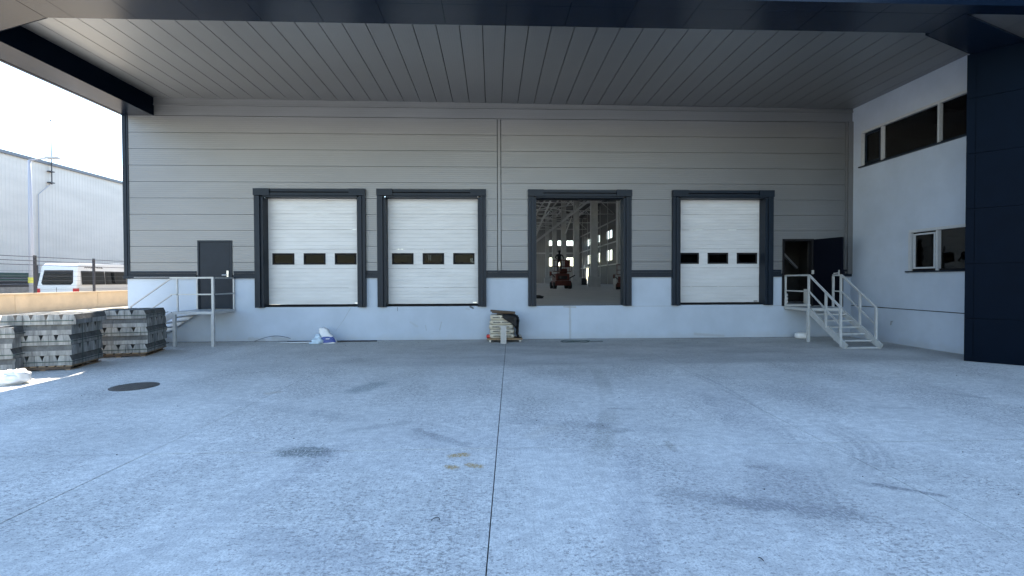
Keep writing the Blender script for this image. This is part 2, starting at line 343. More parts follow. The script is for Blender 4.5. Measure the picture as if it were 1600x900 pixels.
def sub_rects(rect, holes):
    rs = [rect]
    for (a, b, c, d) in holes:
        out = []
        for (x0, x1, z0, z1) in rs:
            if b <= x0 or a >= x1 or d <= z0 or c >= z1: out.append((x0, x1, z0, z1)); continue
            if a > x0: out.append((x0, a, z0, z1))
            if b < x1: out.append((b, x1, z0, z1))
            m0, m1 = max(a, x0), min(b, x1)
            if c > z0: out.append((m0, m1, z0, c))
            if d < z1: out.append((m0, m1, d, z1))
        rs = out
    return rs

# ------------------------------------------------------------------ ground
g = MB().add([(-900, -900, -.035), (900, -900, -.035), (900, 1500, -.035), (-900, 1500, -.035)], [(0, 1, 2, 3)]).obj('ground', 'ground')
g['kind'] = 'structure'
yard = MB().add([(-26, -40, -.03), (20, -40, -.03), (20, 2, -.03), (-26, 2, -.03)], [(0, 1, 2, 3)]).obj('yard_pavement', 'joint'); yard['kind'] = 'structure'
def skew(x, y): return x + .0385*(y+9.72)          # the slabs run 2.2 degrees off square
cols = [-26, -22.2, -18.5, -14.8, -11.1, -7.40, -3.66, .04, 3.70, 7.40, 11.1, 16]
rows = [-40, -30, -19.8, -9.72, .9]
for i in range(len(cols)-1):
    for j in range(len(rows)-1):
        e = .0047
        P = [(skew(cols[i]+e, rows[j]), rows[j]+e), (skew(cols[i+1]-e, rows[j]), rows[j]+e), (skew(cols[i+1]-e, rows[j+1]), rows[j+1]-e), (skew(cols[i]+e, rows[j+1]), rows[j+1]-e)]
        dz = random.uniform(-.0012, .0012)
        MB().prism(P, 'z', -.028, dz).obj('concrete_slab', 'ground', yard)

# ------------------------------------------------------------------ main warehouse
W = thing('warehouse_building', 'large grey panel-clad warehouse with loading docks, white plinth and deep navy canopy', 'warehouse')
XL, XR, ZT = -10.9, 11.28, 7.14
SEAM = [1.9, 2.375, 2.86, 3.335, 3.81, 4.293, 4.776, 5.26, 5.745, 6.23, 6.725]
# dock frames: outer x0,x1 ; z 1.02..4.565
DOCK = [(-7.08, -3.81), (-3.46, -.19), (1.09, 4.27), (5.55, 8.72)]
PD = (-8.78, -7.77); PR = (9.06, 10.06)
holes = [(a+.16, b-.16, 1.03, 4.42) for a, b in DOCK] + [(PD[0]+.03, PD[1]-.03, .98, 3.02), (PR[0]+.03, PR[1]-.03, .98, 3.06)]
# backing wall behind the panels, carried unseen above the roof to shade the yard
mb = MB()
for (a, b, c, d) in sub_rects((XL+.02, 20.4, 1.5, 22.0), holes): mb.box(a, b, .06, .22, c, d)
mb.obj('backing_wall', 'panel_dark', W)
# white plinth, one wall with the dock pits cut out
mb = MB()
for (a, b, c, d) in sub_rects((XL+.06, XR+.3, -.03, 1.93), holes): mb.box(a, b, -.005, .05, c, d)
mb.obj('plinth_wall', 'plaster', W)
mb = MB()
for (a, b, c, d) in sub_rects((XL+.06, 20.4, -.03, 1.5), holes): mb.box(a, b, .052, .4, c, d)
mb.obj('plinth_core', 'hall_conc', W)
MB().box(XL+.06, -4.6, -.03, -.006, -.02, .006).obj('foot_joint', 'seal', W)
MB().box(-4.6, XR-.01, -.022, -.006, -.02, .005).obj('foot_joint', 'joint', W)
# cladding panels, one object each
for k in range(len(SEAM)-1):
    z0, z1 = SEAM[k]+.005, SEAM[k+1]-.005
    if k == 0: z0 = 2.0
    for (a, b) in ((XL+.16, .150), (.280, 11.06)):
        rs = sub_rects((a, b, z0, z1), holes)
        cl = []
        for r_ in rs:                                     # pieces that touch stay one sheet
            hit = [g_ for g_ in cl if any(r_[0] <= q[1] and r_[1] >= q[0] and r_[2] <= q[3] and r_[3] >= q[2] for q in g_)]
            cl = [g_ for g_ in cl if g_ not in hit]+[sum(hit, [])+[r_]]
        for g_ in cl:
            mb = MB()
            for (x0, x1, c, d) in g_: mb.box(x0, x1, -.03, .055, c, d)
            mb.obj('wall_panel', 'panel', W)
mb = MB().box(XL+.1, XR, -.035, .055, 6.735, 7.3); mb.obj('top_band', 'panel', W)
MB().box(XL+.9, XR, -.075, -.037, 7.02, 7.06).obj('gutter_lip', 'panel', W)
MB().box(XL+.9, XR, -.05, -.036, 7.07, 7.25).obj('gutter_band', 'panel', W)
MB().box(.172, .258, -.055, -.0, 2.10, 6.72).obj('joint_cover', 'panel', W)
# corner trims
mb = MB().box(XL, XL+.10, -.06, .3, 1.90, 6.73).box(XL+.105, XL+.16, -.045, .05, 1.90, 6.73); mb.obj('corner_trim', 'anthracite', W)
mb = MB().box(11.065, 11.12, -.05, .05, 2.0, 6.73).box(11.125, XR-.003, -.09, .05, 1.98, 6.73); mb.obj('corner_trim', 'panel', W)
# base trim runs between the dock frames
segs = [(XL+.161, PD[0]-.04), (PD[1]+.04, DOCK[0][0]-.002), (DOCK[0][1]+.002, DOCK[1][0]-.002), (DOCK[1][1]+.002, DOCK[2][0]-.002), (DOCK[2][1]+.002, DOCK[3][0]-.002), (DOCK[3][1]+.002, PR[0]-.04), (10.9, 11.26)]
for (a, b) in segs:
    mb = MB().box(a, b, -.055, -.032, 2.055, 2.12).box(a, b, -.045, -.008, 1.995, 2.05).box(a, b, -.085, -.008, 1.90, 1.99); mb.obj('base_trim', 'anthracite', W)
MB().box(XL, XL+.159, -.09, .05, 1.895, 1.985).obj('base_trim', 'anthracite', W)
MB().box(XL+.3, PD[0]-.3, -.0875, -.086, 1.935, 1.945).obj('trim_groove', 'alu', W)

# dock surrounds
for (a, b) in DOCK:
    s = part('dock_surround', W)
    z0, z1 = 1.02, 4.565
    for sg, x in ((1, a), (-1, b)):
        MB().box(x, x+sg*.095, -.13, -.006, z0, z1-.2).obj('outer_strip', 'anthracite', s)
        MB().box(x+sg*.098, x+sg*.175, -.17, -.006, z0, z1-.215).obj('middle_strip', 'anthracite', s)
        MB().box(x+sg*.178, x+sg*.25, -.11, .245, z0, z1-.24).obj('inner_strip', 'anthracite', s)
        MB().box(x-sg*.004, x+sg*.47, -.176, -.006, z1-.197, z1+.003).obj('corner_cap', 'anthracite', s)
    MB().box(a+.472, b-.472, -.14, -.006, z1-.085, z1).obj('header_strip', 'anthracite', s)
    MB().box(a+.472, b-.472, -.07, -.006, z1-.115, z1-.088).obj('header_slot', 'seal', s)
    MB().box(a+.472, b-.472, -.15, -.006, z1-.197, z1-.118).obj('header_strip', 'anthracite', s)
    MB().box(a+.252, b-.252, -.11, .245, z1-.238, z1-.2).obj('lintel_strip', 'anthracite', s)
# sectional doors
ZS = [1.095, 1.60, 2.19, 2.79, 3.39, 3.87, 4.40]
def section_profile(z0, z1, y, nr):
    """front face profile with shallow pressed grooves"""
    pts = [(y+.002, z0)]; h = (z1-z0)
    pts.append((y, z0+.006))
    for i in range(1, nr):
        z = z0+h*i/nr
        pts += [(y, z-.011), (y+.005, z-.004), (y+.005, z+.004), (y, z+.011)]
    pts += [(y, z1-.006), (y+.002, z1)]
    return pts + [(y+.04, z1), (y+.04, z0)]
for di, (a, b) in enumerate(DOCK):
    if di == 2: continue
    d = part('dock_door', W); y = .25
    x0, x1 = a+.17, b-.17; cx = (x0+x1)/2
    wins = [cx-.94, cx, cx+.94]
    for k in range(6):
        za, zb = ZS[k]+.003, ZS[k+1]-.003
        mb = MB(); prof = section_profile(za, zb, y, 5)
        if k == 2:
            hw, hz0, hz1 = .32, 2.325, 2.655
            xs = [x0]+[e for c in wins for e in (c-hw, c+hw)]+[x1]
            for i in range(0, len(xs), 2): mb.prism(prof, 'x', xs[i], xs[i+1])
            for c in wins:
                mb.box(c-hw, c+hw, y, y+.04, za, hz0); mb.box(c-hw, c+hw, y, y+.04, hz1, zb)
        else: mb.prism(prof, 'x', x0, x1)
        mb.obj('door_section', 'door_white', d)
    for c in wins:
        f = MB()
        f.box(c-.33, c+.33, y-.012, y+.05, 2.315, 2.365).box(c-.33, c+.33, y-.012, y+.05, 2.615, 2.665).box(c-.33, c-.28, y-.012, y+.05, 2.366, 2.614).box(c+.28, c+.33, y-.012, y+.05, 2.366, 2.614)
        f.obj('window_frame', 'seal', d)
        MB().box(c-.279, c+.279, y+.01, y+.016, 2.366, 2.614).obj('window_pane', 'glass_clear', d)
        f = MB().box(c-.352, c+.352, y-.006, y-.001, 2.293, 2.313).box(c-.352, c+.352, y-.006, y-.001, 2.667, 2.687).box(c-.352, c-.332, y-.006, y-.001, 2.314, 2.666).box(c+.332, c+.352, y-.006, y-.001, 2.314, 2.666)
        f.obj('window_bezel', 'door_white', d)
    MB().box(x0, x1, y-.012, y+.05, 1.035, 1.092).obj('bottom_seal', 'seal', d)
    MB().box(x1-.25, x1-.13, y-.004, y-.001, 1.115, 1.145).obj('maker_plate', 'handle' if di < 2 else 'ink', d)
# open dock: rolled-up door edge
MB().box(DOCK[2][0]+.26, DOCK[2][1]-.26, .26, .3, 4.31, 4.42).obj('raised_door_edge', 'seal', W)

# left personnel door, shut
d = part('personnel_door', W)
mb = MB().box(PD[0], PD[0]+.05, -.05, .05, .98, 3.035).box(PD[1]-.07, PD[1], -.05, .05, .98, 3.035).box(PD[0]+.051, PD[1]-.071, -.05, .05, 2.985, 3.035); mb.obj('door_frame', 'anthracite', d)
MB().box(PD[0]+.055, PD[1]-.085, -.03, .03, .99, 2.98).obj('door_leaf', 'anthracite', d)
mb = MB().box(PD[1]-.165, PD[1]-.115, -.045, -.031, 1.95, 2.13).tube([(PD[1]-.14, -.05, 2.0), (PD[1]-.14, -.085, 2.0), (PD[1]-.17, -.09, 2.0), (PD[1]-.28, -.09, 2.0)], .013); mb.obj('door_handle', 'handle', d)
# right personnel door, standing open
d = part('personnel_door', W); d['label'] = 'dark door leaf swung open above the right stairs'
mb = MB().box(PR[0], PR[0]+.06, -.05, .12, .98, 3.08).box(PR[1]-.06, PR[1], -.05, .12, .98, 3.08).box(PR[0]+.061, PR[1]-.061, -.05, .12, 3.02, 3.08); mb.obj('door_frame', 'seal', d)
hx, hy = PR[1]+.0, -.06; ang = R(-76)                    # leaf direction from hinge
lx, ly = math.cos(ang), math.sin(ang)
MB().bar((hx, hy, 2.03), (hx+lx*.97, hy+ly*.97, 2.03), .05, 2.06).obj('door_leaf', 'door_black', d)
n_ = Vector((-ly, lx, 0)) * -1
q = Vector((hx+lx*.88, hy+ly*.88, 2.0)) + n_*.03
mb = MB().bar(q+Vector((0, 0, -.09)), q+Vector((0, 0, .09)), .045, .02).tube([q, q+n_*.05, q+n_*.055+Vector((-lx*.13, -ly*.13, -.01))], .014); mb.obj('door_handle', 'handle', d)
MB().bar((PR[1]-.05, -.07, 1.98), (PR[1]-.05, -.07, 2.10), .06, .04).obj('lock_plate', 'handle', d)

# ------------------------------------------------------------------ canopy
C = part('canopy', W)
def zc(x): return 7.187-.0056*x
x = -9.972; k = 0
while x < XR-.05:
    xe = min(x+.489, XR-.004); a, b = x+.009, xe-.009
    MB().add([(a, -6.1, zc(a)), (b, -6.1, zc(b)), (b, -.052, zc(b)), (a, -.052, zc(a)), (a, -6.1, zc(a)+.05), (b, -6.1, zc(b)+.05), (b, -.052, zc(b)+.05), (a, -.052, zc(a)+.05)],
             [(3, 2, 1, 0), (4, 5, 6, 7), (0, 1, 5, 4), (1, 2, 6, 5), (2, 3, 7, 6), (3, 0, 4, 7)]).obj('ceiling_panel', 'ceiling', C)
    x = xe
MB().add([(XL, -6.2, 7.34), (20, -6.2, 7.34), (20, .05, 7.34), (XL, .05, 7.34), (XL, -6.2, 7.44), (20, -6.2, 7.44), (20, .05, 7.6), (XL, .05, 7.6)],
         [(3, 2, 1, 0), (4, 5, 6, 7), (0, 1, 5, 4), (1, 2, 6, 5), (2, 3, 7, 6), (3, 0, 4, 7)]).obj('roof_deck', 'panel_dark', C)
ZB = 6.72
# side beam, left
MB().box(-10.02, -9.985, -4.84, -.04, ZB+.004, 7.3).obj('beam_face', 'navy_matt', C)
MB().box(-10.805, -10.0, -4.82, -.03, ZB, ZB+.03).obj('beam_soffit', 'navy', C)
MB().box(XL, -10.81, -5.4, .06, ZB-.012, ZB+.03).obj('drip_edge', 'navy', C)
MB().box(XL, XL+.02, -5.4, .06, ZB+.031, 7.38).obj('beam_face', 'navy_matt', C)
# chamfered corner, left
MB().prism([(-10.805, -4.825), (-9.99, -4.825), (-8.268, -5.5), (-8.268, -6.48), (-10.805, -5.42)], 'z', ZB-.002, ZB+.03).obj('corner_soffit', 'navy', C)
MB().bar((-9.99, -4.81, 7.0), (-8.26, -5.485, 7.0), .03, .55).obj('beam_face', 'navy_matt', C)
MB().bar((-10.88, -5.40, 6.80), (-8.26, -6.49, 6.80), .03, .16).obj('beam_face', 'navy_matt', C)
# front beam: soffit sheets with open joints
xs = -8.262
edges = [xs, -7.745+.0]
while edges[-1]+1.145 < 8.7: edges.append(edges[-1]+1.145)
edges.append(8.74)
for a, b in zip(edges[:-1], edges[1:]):
    MB().box(a+.004, b-.004, -6.195, -5.5, ZB, ZB+.03).obj('soffit_sheet', 'navy', C)
    MB().box(a+.004, b-.004, -6.5, -6.205, ZB-.002, ZB+.03).obj('soffit_edge_sheet', 'navy', C)
MB().box(-8.26, 8.74, -5.5, -5.47, ZB+.031, 7.3).obj('beam_face', 'navy_matt', C)
MB().box(-8.26, 16, -6.515, -6.49, ZB-.01, 6.865).obj('front_lip', 'navy', C)
MB().add([(-8.26, -6.49, 6.862), (16, -6.49, 6.862), (16, -5.6, 7.36), (-8.26, -5.6, 7.36)], [(0, 1, 2, 3)]).obj('roof_edge', 'navy', C)
MB().prism([(-10.88, -5.39), (-8.26, -6.49), (-8.26, -5.5), (-10.88, -4.8)], 'z', 6.87, 6.9).obj('roof_edge', 'navy', C)
# right: chamfer towards the pylon, edge strip carries straight on
MB().prism([(8.745, -5.42), (8.75, -6.2), (12.6, -4.6), (12.2, -3.86)], 'z', ZB-.004, ZB+.03).obj('corner_soffit', 'navy', C)
MB().bar((8.74, -5.41, 7.0), (12.2, -3.85, 7.0), .03, .55).obj('beam_face', 'navy_matt', C)
MB().box(8.745, 16, -6.5, -6.21, ZB-.002, ZB+.03).obj('soffit_edge_sheet', 'navy', C)
def outer(x): return -6.2+(x-8.75)*(1.6/3.85)+.01       # outer edge line of the chamfer
for a, b in ((9.0, 10.15), (10.15, 11.3), (11.3, 12.45), (12.45, 13.6), (13.6, 14.75)):
    MB().prism([(a+.004, -6.206), (b-.004, -6.206), (b-.004, min(outer(b), -4.6)), (a+.004, min(outer(a), -4.6))], 'z', 6.76, 6.79).obj('soffit_sheet', 'ceiling', C)

# ------------------------------------------------------------------ hall interior
YF, XH = 97.0, 20.4
H = part('hall', W); ZF = 1.03
MB().box(XL+.1, XH, -.004, YF, .7, ZF).obj('floor', 'hall_floor', H)
fw_ = []
for zz in ((9.7, 10.8), (5.0, 6.9)):
    for i in range(13):
        xc = 17.8-i*2.05
        if i in (3, 4): continue
        fw_.append((xc-.75, xc+.75, zz[0], zz[1]))
mb = MB()
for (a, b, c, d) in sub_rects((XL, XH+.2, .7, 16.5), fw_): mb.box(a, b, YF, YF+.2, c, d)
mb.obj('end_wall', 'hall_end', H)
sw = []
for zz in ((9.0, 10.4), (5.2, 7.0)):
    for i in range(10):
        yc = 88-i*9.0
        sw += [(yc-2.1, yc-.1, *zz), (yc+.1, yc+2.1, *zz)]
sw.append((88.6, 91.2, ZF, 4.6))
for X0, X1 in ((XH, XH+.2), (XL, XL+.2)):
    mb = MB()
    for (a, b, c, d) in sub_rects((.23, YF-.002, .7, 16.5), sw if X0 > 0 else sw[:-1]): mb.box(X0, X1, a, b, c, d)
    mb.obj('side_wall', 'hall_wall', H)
for (a, b, c, d) in fw_:
    w = part('window', H)
    MB().box(a, b, YF+.09, YF+.1, c, d).obj('pane', 'glass_far', w)
    MB().box((a+b)/2-.04, (a+b)/2+.04, YF+.04, YF+.085, c, d).obj('mullion', 'alu', w)
for (a, b, c, d) in sw[:-1]:
    w = part('window', H)
    MB().box(XH+.09, XH+.1, a, b, c, d).obj('pane', 'glass_far', w)
    MB().box(XH+.04, XH+.085, (a+b)/2-.05, (a+b)/2+.05, c, d).obj('mullion', 'alu', w)
sl_ = [(x_-.6, x_+.6, 6, 92) for x_ in (-8, -3, 2)]  # unseen translucent roof strips added to brighten the hall
mb = MB()
for (a, b, c, d) in sub_rects((XL, XH+.2, .23, YF+.2), sl_): mb.box(a, b, c, d, 16.0, 16.5)
mb.obj('roof', 'hall_roof', H)
for (a, b, c, d) in sl_: MB().box(a, b, c, d, 16.3, 16.32).obj('fill_skylight', 'fill_skylight', H)
for z in (4.3, 8.0, 11.6):
    MB().box(XH-.2, XH-.02, 1, YF, z, z+.22).obj('wall_girt', 'hall_steel', H)
MB().box(XL+.2, XH-.3, YF-.22, YF-.02, 7.8, 8.1).obj('wall_girt', 'hall_steel', H)
for i in range(16):
    y = 4+i*6.0
    MB().box(XH-.28, XH-.205, y-.09, y+.09, ZF, 15.5).obj('wall_stud', 'hall_steel', H)
# concrete columns on pedestals
for xcol in (11.7, -5.0):
    for i in range(9):
        y = -7+12*(i+1)
        if y < 3 or y > 94: continue
        c = part('column', H)
        MB().box(xcol-.36, xcol+.36, y-.36, y+.36, ZF, 15.5).obj('shaft', 'hall_conc', c)
        MB().box(xcol-.62, xcol+.62, y-.62, y+.62, ZF, ZF+1.15).obj('pedestal', 'hall_conc', c)
        MB().box(xcol-.42, xcol-.38, y-.2, y+.2, ZF+1.2, 15).obj('rain_pipe', 'hall_steel', c)
# roof trusses across, braces along
for i in range(8):
    y = 5+12*i
    mb = MB(); x0, x1 = XL+.3, XH-.3; n = 12; dx = (x1-x0)/n
    mb.bar((x0, y, 12.6), (x1, y, 12.6), .16).bar((x0, y, 14.9), (x1, y, 14.9), .16)
    for k in range(n):
        za, zb = (12.6, 14.9) if k % 2 == 0 else (14.9, 12.6)
        mb.bar((x0+k*dx, y, za), (x0+(k+1)*dx, y, zb), .11)
    mb.obj('roof_truss', 'hall_steel', H)
    if i < 7:
        mb = MB().bar((3, y, 12.7), (15, y+12, 12.7), .12).bar((15, y, 12.75), (3, y+12, 12.75), .12); mb.obj('roof_brace', 'hall_steel', H)
for i in range(14):
    x = XL+1.5+i*2.3
    MB().box(x-.07, x+.07, .5, YF-.5, 15.3, 15.55).obj('purlin', 'hall_steel', H)
for p, q in (((1.2, 15, 3.05), (9.5, 15, 9.4)), ((3.2, 22, 5.0), (7.4, 22, 14.8)), ((9, 45, 7.5), (13, 57, 14.7)), ((19, 50, 9), (14, 38, 14.7))):
    MB().bar(p, q, .13).obj('diagonal_brace', 'hall_steel', H)
for (x, y) in ((1.1, 15), (9.6, 15)):
    MB().box(x-.2, x+.2, y-.2, y+.2, ZF, 15.5).obj('steel_post', 'hall_steel', H)

# dark box added behind the right door to keep hall light out
v_ = part('light_block_box', H)
MB().box(8.75, 11.1, 2.2, 2.26, ZF, 4.2).box(8.75, 8.81, .41, 2.19, ZF, 4.2).box(11.04, 11.1, .41, 2.19, ZF, 4.2).obj('light_block_wall', 'panel_dark', v_)
MB().box(8.75, 11.1, .41, 2.26, 4.21, 4.27).obj('light_block_top', 'panel_dark', v_)
MB().bar((9.35, 1.3, 3.25), (10.5, 1.5, 2.2), .07).obj('diagonal_brace', 'far_trim', v_)
MB().box(9.75, 10.3, 1.9, 1.95, ZF, 2.1).obj('board', 'hall_roof', v_)

# ------------------------------------------------------------------ office block on the right
O = thing('office_building', 'white plastered office block beside the right stairs with two window bands', 'building', (XR, -2, 0))
UW = (-6.5, -.43, 5.25, 6.30); LW = (-6.5, -2.17, 2.03, 3.12)
mb = MB()
for (a, b, c, d) in sub_rects((-8.0, -.001, 1.0, 7.32), [UW, LW]): mb.box(XR, XR+.25, a, b, c, d)
mb.obj('upper_wall', 'office_white', O)
MB().box(XR+.012, XR+.25, -8.0, -.003, -.03, .975).obj('lower_wall', 'office_white', O)
MB().box(XR+.03, XR+.2, -8.0, -.003, .976, .999).obj('shadow_gap', 'panel_dark', O)
MB().box(XR+.01, 20.3, -8.0, -7.75, 0, 7.3).obj('front_wall', 'office_white', O)
for i in range(9):  # unseen navy wing added out of view to darken the right side
    for a, b in ((0, 2.15), (2.15, 4.55), (4.55, 6.9), (6.9, 9.2), (9.2, 11.5)):
        MB().box(12.9, 12.96, -26+i*2.15+.005, -23.85+i*2.15-.005, a+.005, b-.005).obj('shade_wing_panel', 'navy_matt', O)
MB().box(12.97, 20.3, -26, -8.01, 0, 11.4).obj('shade_wing', 'office_white', O)
MB().box(XR+2.6, XR+2.7, -7.7, -.1, 0, 7.3).obj('inner_wall', 'hall_conc', O)
for z in (.9, 4.2, 6.9): MB().box(XR+.26, XR+2.6, -7.7, -.1, z, z+.1).obj('floor_slab', 'hall_conc', O)
def window(nm, y_edges, z0, z1, sash):
    w = part(nm, O)
    ya, yb = y_edges[0], y_edges[-1]
    mb = MB().box(XR-.012, XR+.1, yb-.0, ya, z1-.06, z1+.012).box(XR-.012, XR+.1, ya-.045, ya+.02, z0, z1-.061)
    mb.obj('window_frame', 'alu', w)
    MB().box(XR-.07, XR+.1, yb, ya+.06, z0-.035, z0).obj('sill', 'anthracite', w)
    MB().box(XR+.04, XR+.1, yb, ya-.061, z0+.001, z0+.05).obj('bottom_rail', 'seal', w)
    for i in range(1, len(y_edges)-1):
        MB().box(XR+.0, XR+.09, y_edges[i]-.03, y_edges[i]+.03, z0+.001, z1-.061).obj('mullion', 'alu', w)
    for i in range(len(y_edges)-1):
        MB().box(XR+.06, XR+.066, y_edges[i+1]+.046, y_edges[i]-.062, z0+.051, z1-.062).obj('pane', 'glass_tint', w)
    if sash:
        a, b = y_edges[0]-.10, y_edges[1]+.07; c, d = z0+.06, z1-.1
        mb = MB().box(XR+.02, XR+.058, b, a, c, c+.04).box(XR+.02, XR+.058, b, a, d-.04, d).box(XR+.02, XR+.058, b, b+.04, c+.041, d-.041).box(XR+.02, XR+.058, a-.04, a, c+.041, d-.041)
        mb.obj('sash_frame', 'alu' if sash == 1 else 'anthracite', w)
window('upper_window', [-.43, -1.19, -3.0, -4.8, -6.5], UW[2], UW[3], 2)
window('lower_window', [-2.17, -2.99, -4.3, -6.5], LW[2], LW[3], 1)
MB().tube([(XR+.02, -1.62, .62), (XR-.03, -1.62, .62), (XR-.04, -1.62, .52)], .012).obj('wall_hook', 'galv', O)

# navy pylon
P = thing('cladding_pylon', 'tall dark navy panel-clad pylon at the right edge carrying the canopy corner', 'pylon', (10.5, -4.5, 0))
p0 = Vector((10.40, -4.61, 0)); dr = Vector((.70, -.714, 0)).normalized(); nn = Vector((-.714, -.70, 0)).normalized()
lv = [0, .95, 2.15, 3.35, 4.55, 5.75, 6.715]
for (s0, s1) in ((0, .15), (.15, 1.35), (1.35, 2.55)):
    for a, b in zip(lv[:-1], lv[1:]):
        e = .004; A = p0+dr*(s0+e); B = p0+dr*(s1-e)
        q = [A, B, B-nn*.04, A-nn*.04]
        MB().prism([(v.x, v.y) for v in q], 'z', a+e, b-e).obj('cladding_panel', 'navy_matt', P)
q = [p0-nn*.041+dr*.004, p0-nn*.041+dr*2.55, p0-nn*1.6+dr*2.55, p0-nn*.9+dr*.75, p0-nn*.5+dr*.1]
MB().prism([(v.x, v.y) for v in q], 'z', 0, 6.7).obj('pylon_core', 'navy_matt', P)

# ------------------------------------------------------------------ stairs
def stair_rail(mb, pts, w=.045):
    for a, b in zip(pts[:-1], pts[1:]): mb.bar(a, b, w)
    return mb
S = thing('metal_stairs', 'grey steel stairs with handrails up to the open dark door at right', 'stairs', (9.7, -1.3, 0))
X0, X1, ZL = 9.12, 10.14, .985; Yl, Yb = -1.2, -2.62
MB().box(X0, X1, Yl, -.01, ZL-.09, ZL-.006).obj('landing', 'steel_paint', S)
nst = 6
for i in range(nst):
    z = ZL*(1-(i+1)/(nst+.25)); y = Yl-(i+.5)*(Yl-Yb)/nst
    MB().box(X0+.075, X1-.055, y-.125, y+.115, z-.035, z).obj('tread', 'steel_paint', S)
for x in (X0+.05, X1-.03):
    MB().bar((x, Yl+.02, ZL-.08), (x, Yb-.06, .045), .04, .17).obj('stringer', 'steel_paint', S)
for x in (X0+.03, X1-.03):
    MB().bar((x, Yl+.03, 0), (x, Yl+.03, ZL-.092), .07).obj('leg', 'steel_paint', S)
def flight_z(y): return ZL-(Yl-y)/(Yl-Yb)*ZL
for x in (X0+.03, X1-.03):
    rt = part('handrail', S)
    mb = MB()
    tops = [(x, -.03 if x < 9.5 else Yl+.35, ZL+.95), (x, Yl, ZL+.95), (x, Yb+.12, flight_z(Yb+.12)+.98)]
    stair_rail(mb, tops); mb.obj('top_rail', 'steel_paint', rt)
    mb = MB(); stair_rail(mb, [(a, b, c-.47) for a, b, c in tops], .035); mb.obj('middle_rail', 'steel_paint', rt)
    ys = [(Yl+.02, ZL, ZL+.93), (Yl-.72, flight_z(Yl-.72), flight_z(Yl-.72)+.96), (Yb+.13, flight_z(Yb+.13)-.03, flight_z(Yb+.13)+.96)]
    if x < 9.5: ys.append((-.05, ZL, ZL+.925))
    else: ys.append((Yl+.34, ZL, ZL+.925))
    for (y, za, zb) in ys: MB().bar((x, y, za-.004), (x, y, zb), .05).obj('rail_post', 'steel_paint', rt)

S = thing('metal_stairs', 'grey steel stairs and railed landing at the closed door at left', 'stairs', (-8.3, -.6, 0))
X0, X1 = -8.82, -7.70; Yl = -1.17
MB().box(X0, X1, Yl, -.01, ZL-.08, ZL-.005).obj('landing', 'steel_paint', S)
for x in (X0+.04, X1-.04): MB().bar((x, Yl+.035, 0), (x, Yl+.035, ZL-.082), .075).obj('leg', 'steel_paint', S)
XB = -10.15
for i in range(6):
    z = ZL*(1-(i+1)/6.25); xx = X0-(i+.5)*(X0-XB)/6
    MB().box(xx-.125, xx+.115, Yl+.06, -.10, z-.035, z).obj('tread', 'steel_paint', S)
for y in (Yl+.03, -.07): MB().bar((X0-.0, y, ZL-.08), (XB-.06, y, .045), .04, .15).obj('stringer', 'steel_paint', S)
zt = ZL+.93
rt = part('handrail', S)
MB().bar((X0-.06, Yl+.03, zt), (X1+.0, Yl+.03, zt), .045).bar((X1-.03, Yl+.03, zt-.002), (X1-.03, -.01, zt-.002), .045).obj('top_rail', 'steel_paint', rt)
MB().bar((X0-.06, Yl+.03, zt-.46), (X1+.0, Yl+.03, zt-.46), .035).bar((X1-.03, Yl+.03, zt-.462), (X1-.03, -.01, zt-.462), .035).obj('middle_rail', 'steel_paint', rt)
for (x, y, w) in ((X0+.13, Yl+.03, .035), (X1-.03, Yl+.03, .06), (X1-.03, -.05, .04), (X0+.03, -.06, .04)): MB().bar((x, y, ZL-.004), (x, y, zt-.02), w).obj('rail_post', 'steel_paint', rt)
rt = part('handrail', S)
MB().bar((X0-.02, Yl+.02, zt-.01), (XB+.2, Yl+.02, zt-.80), .03).obj('top_rail', 'galv', rt)
MB().bar((X0-.02, Yl+.02, zt-.48), (XB+.2, Yl+.02, zt-1.27+.02), .025).obj('middle_rail', 'galv', rt)
MB().bar((XB+.22, Yl+.02, .05), (XB+.22, Yl+.02, zt-.80), .03).obj('rail_post', 'galv', rt)

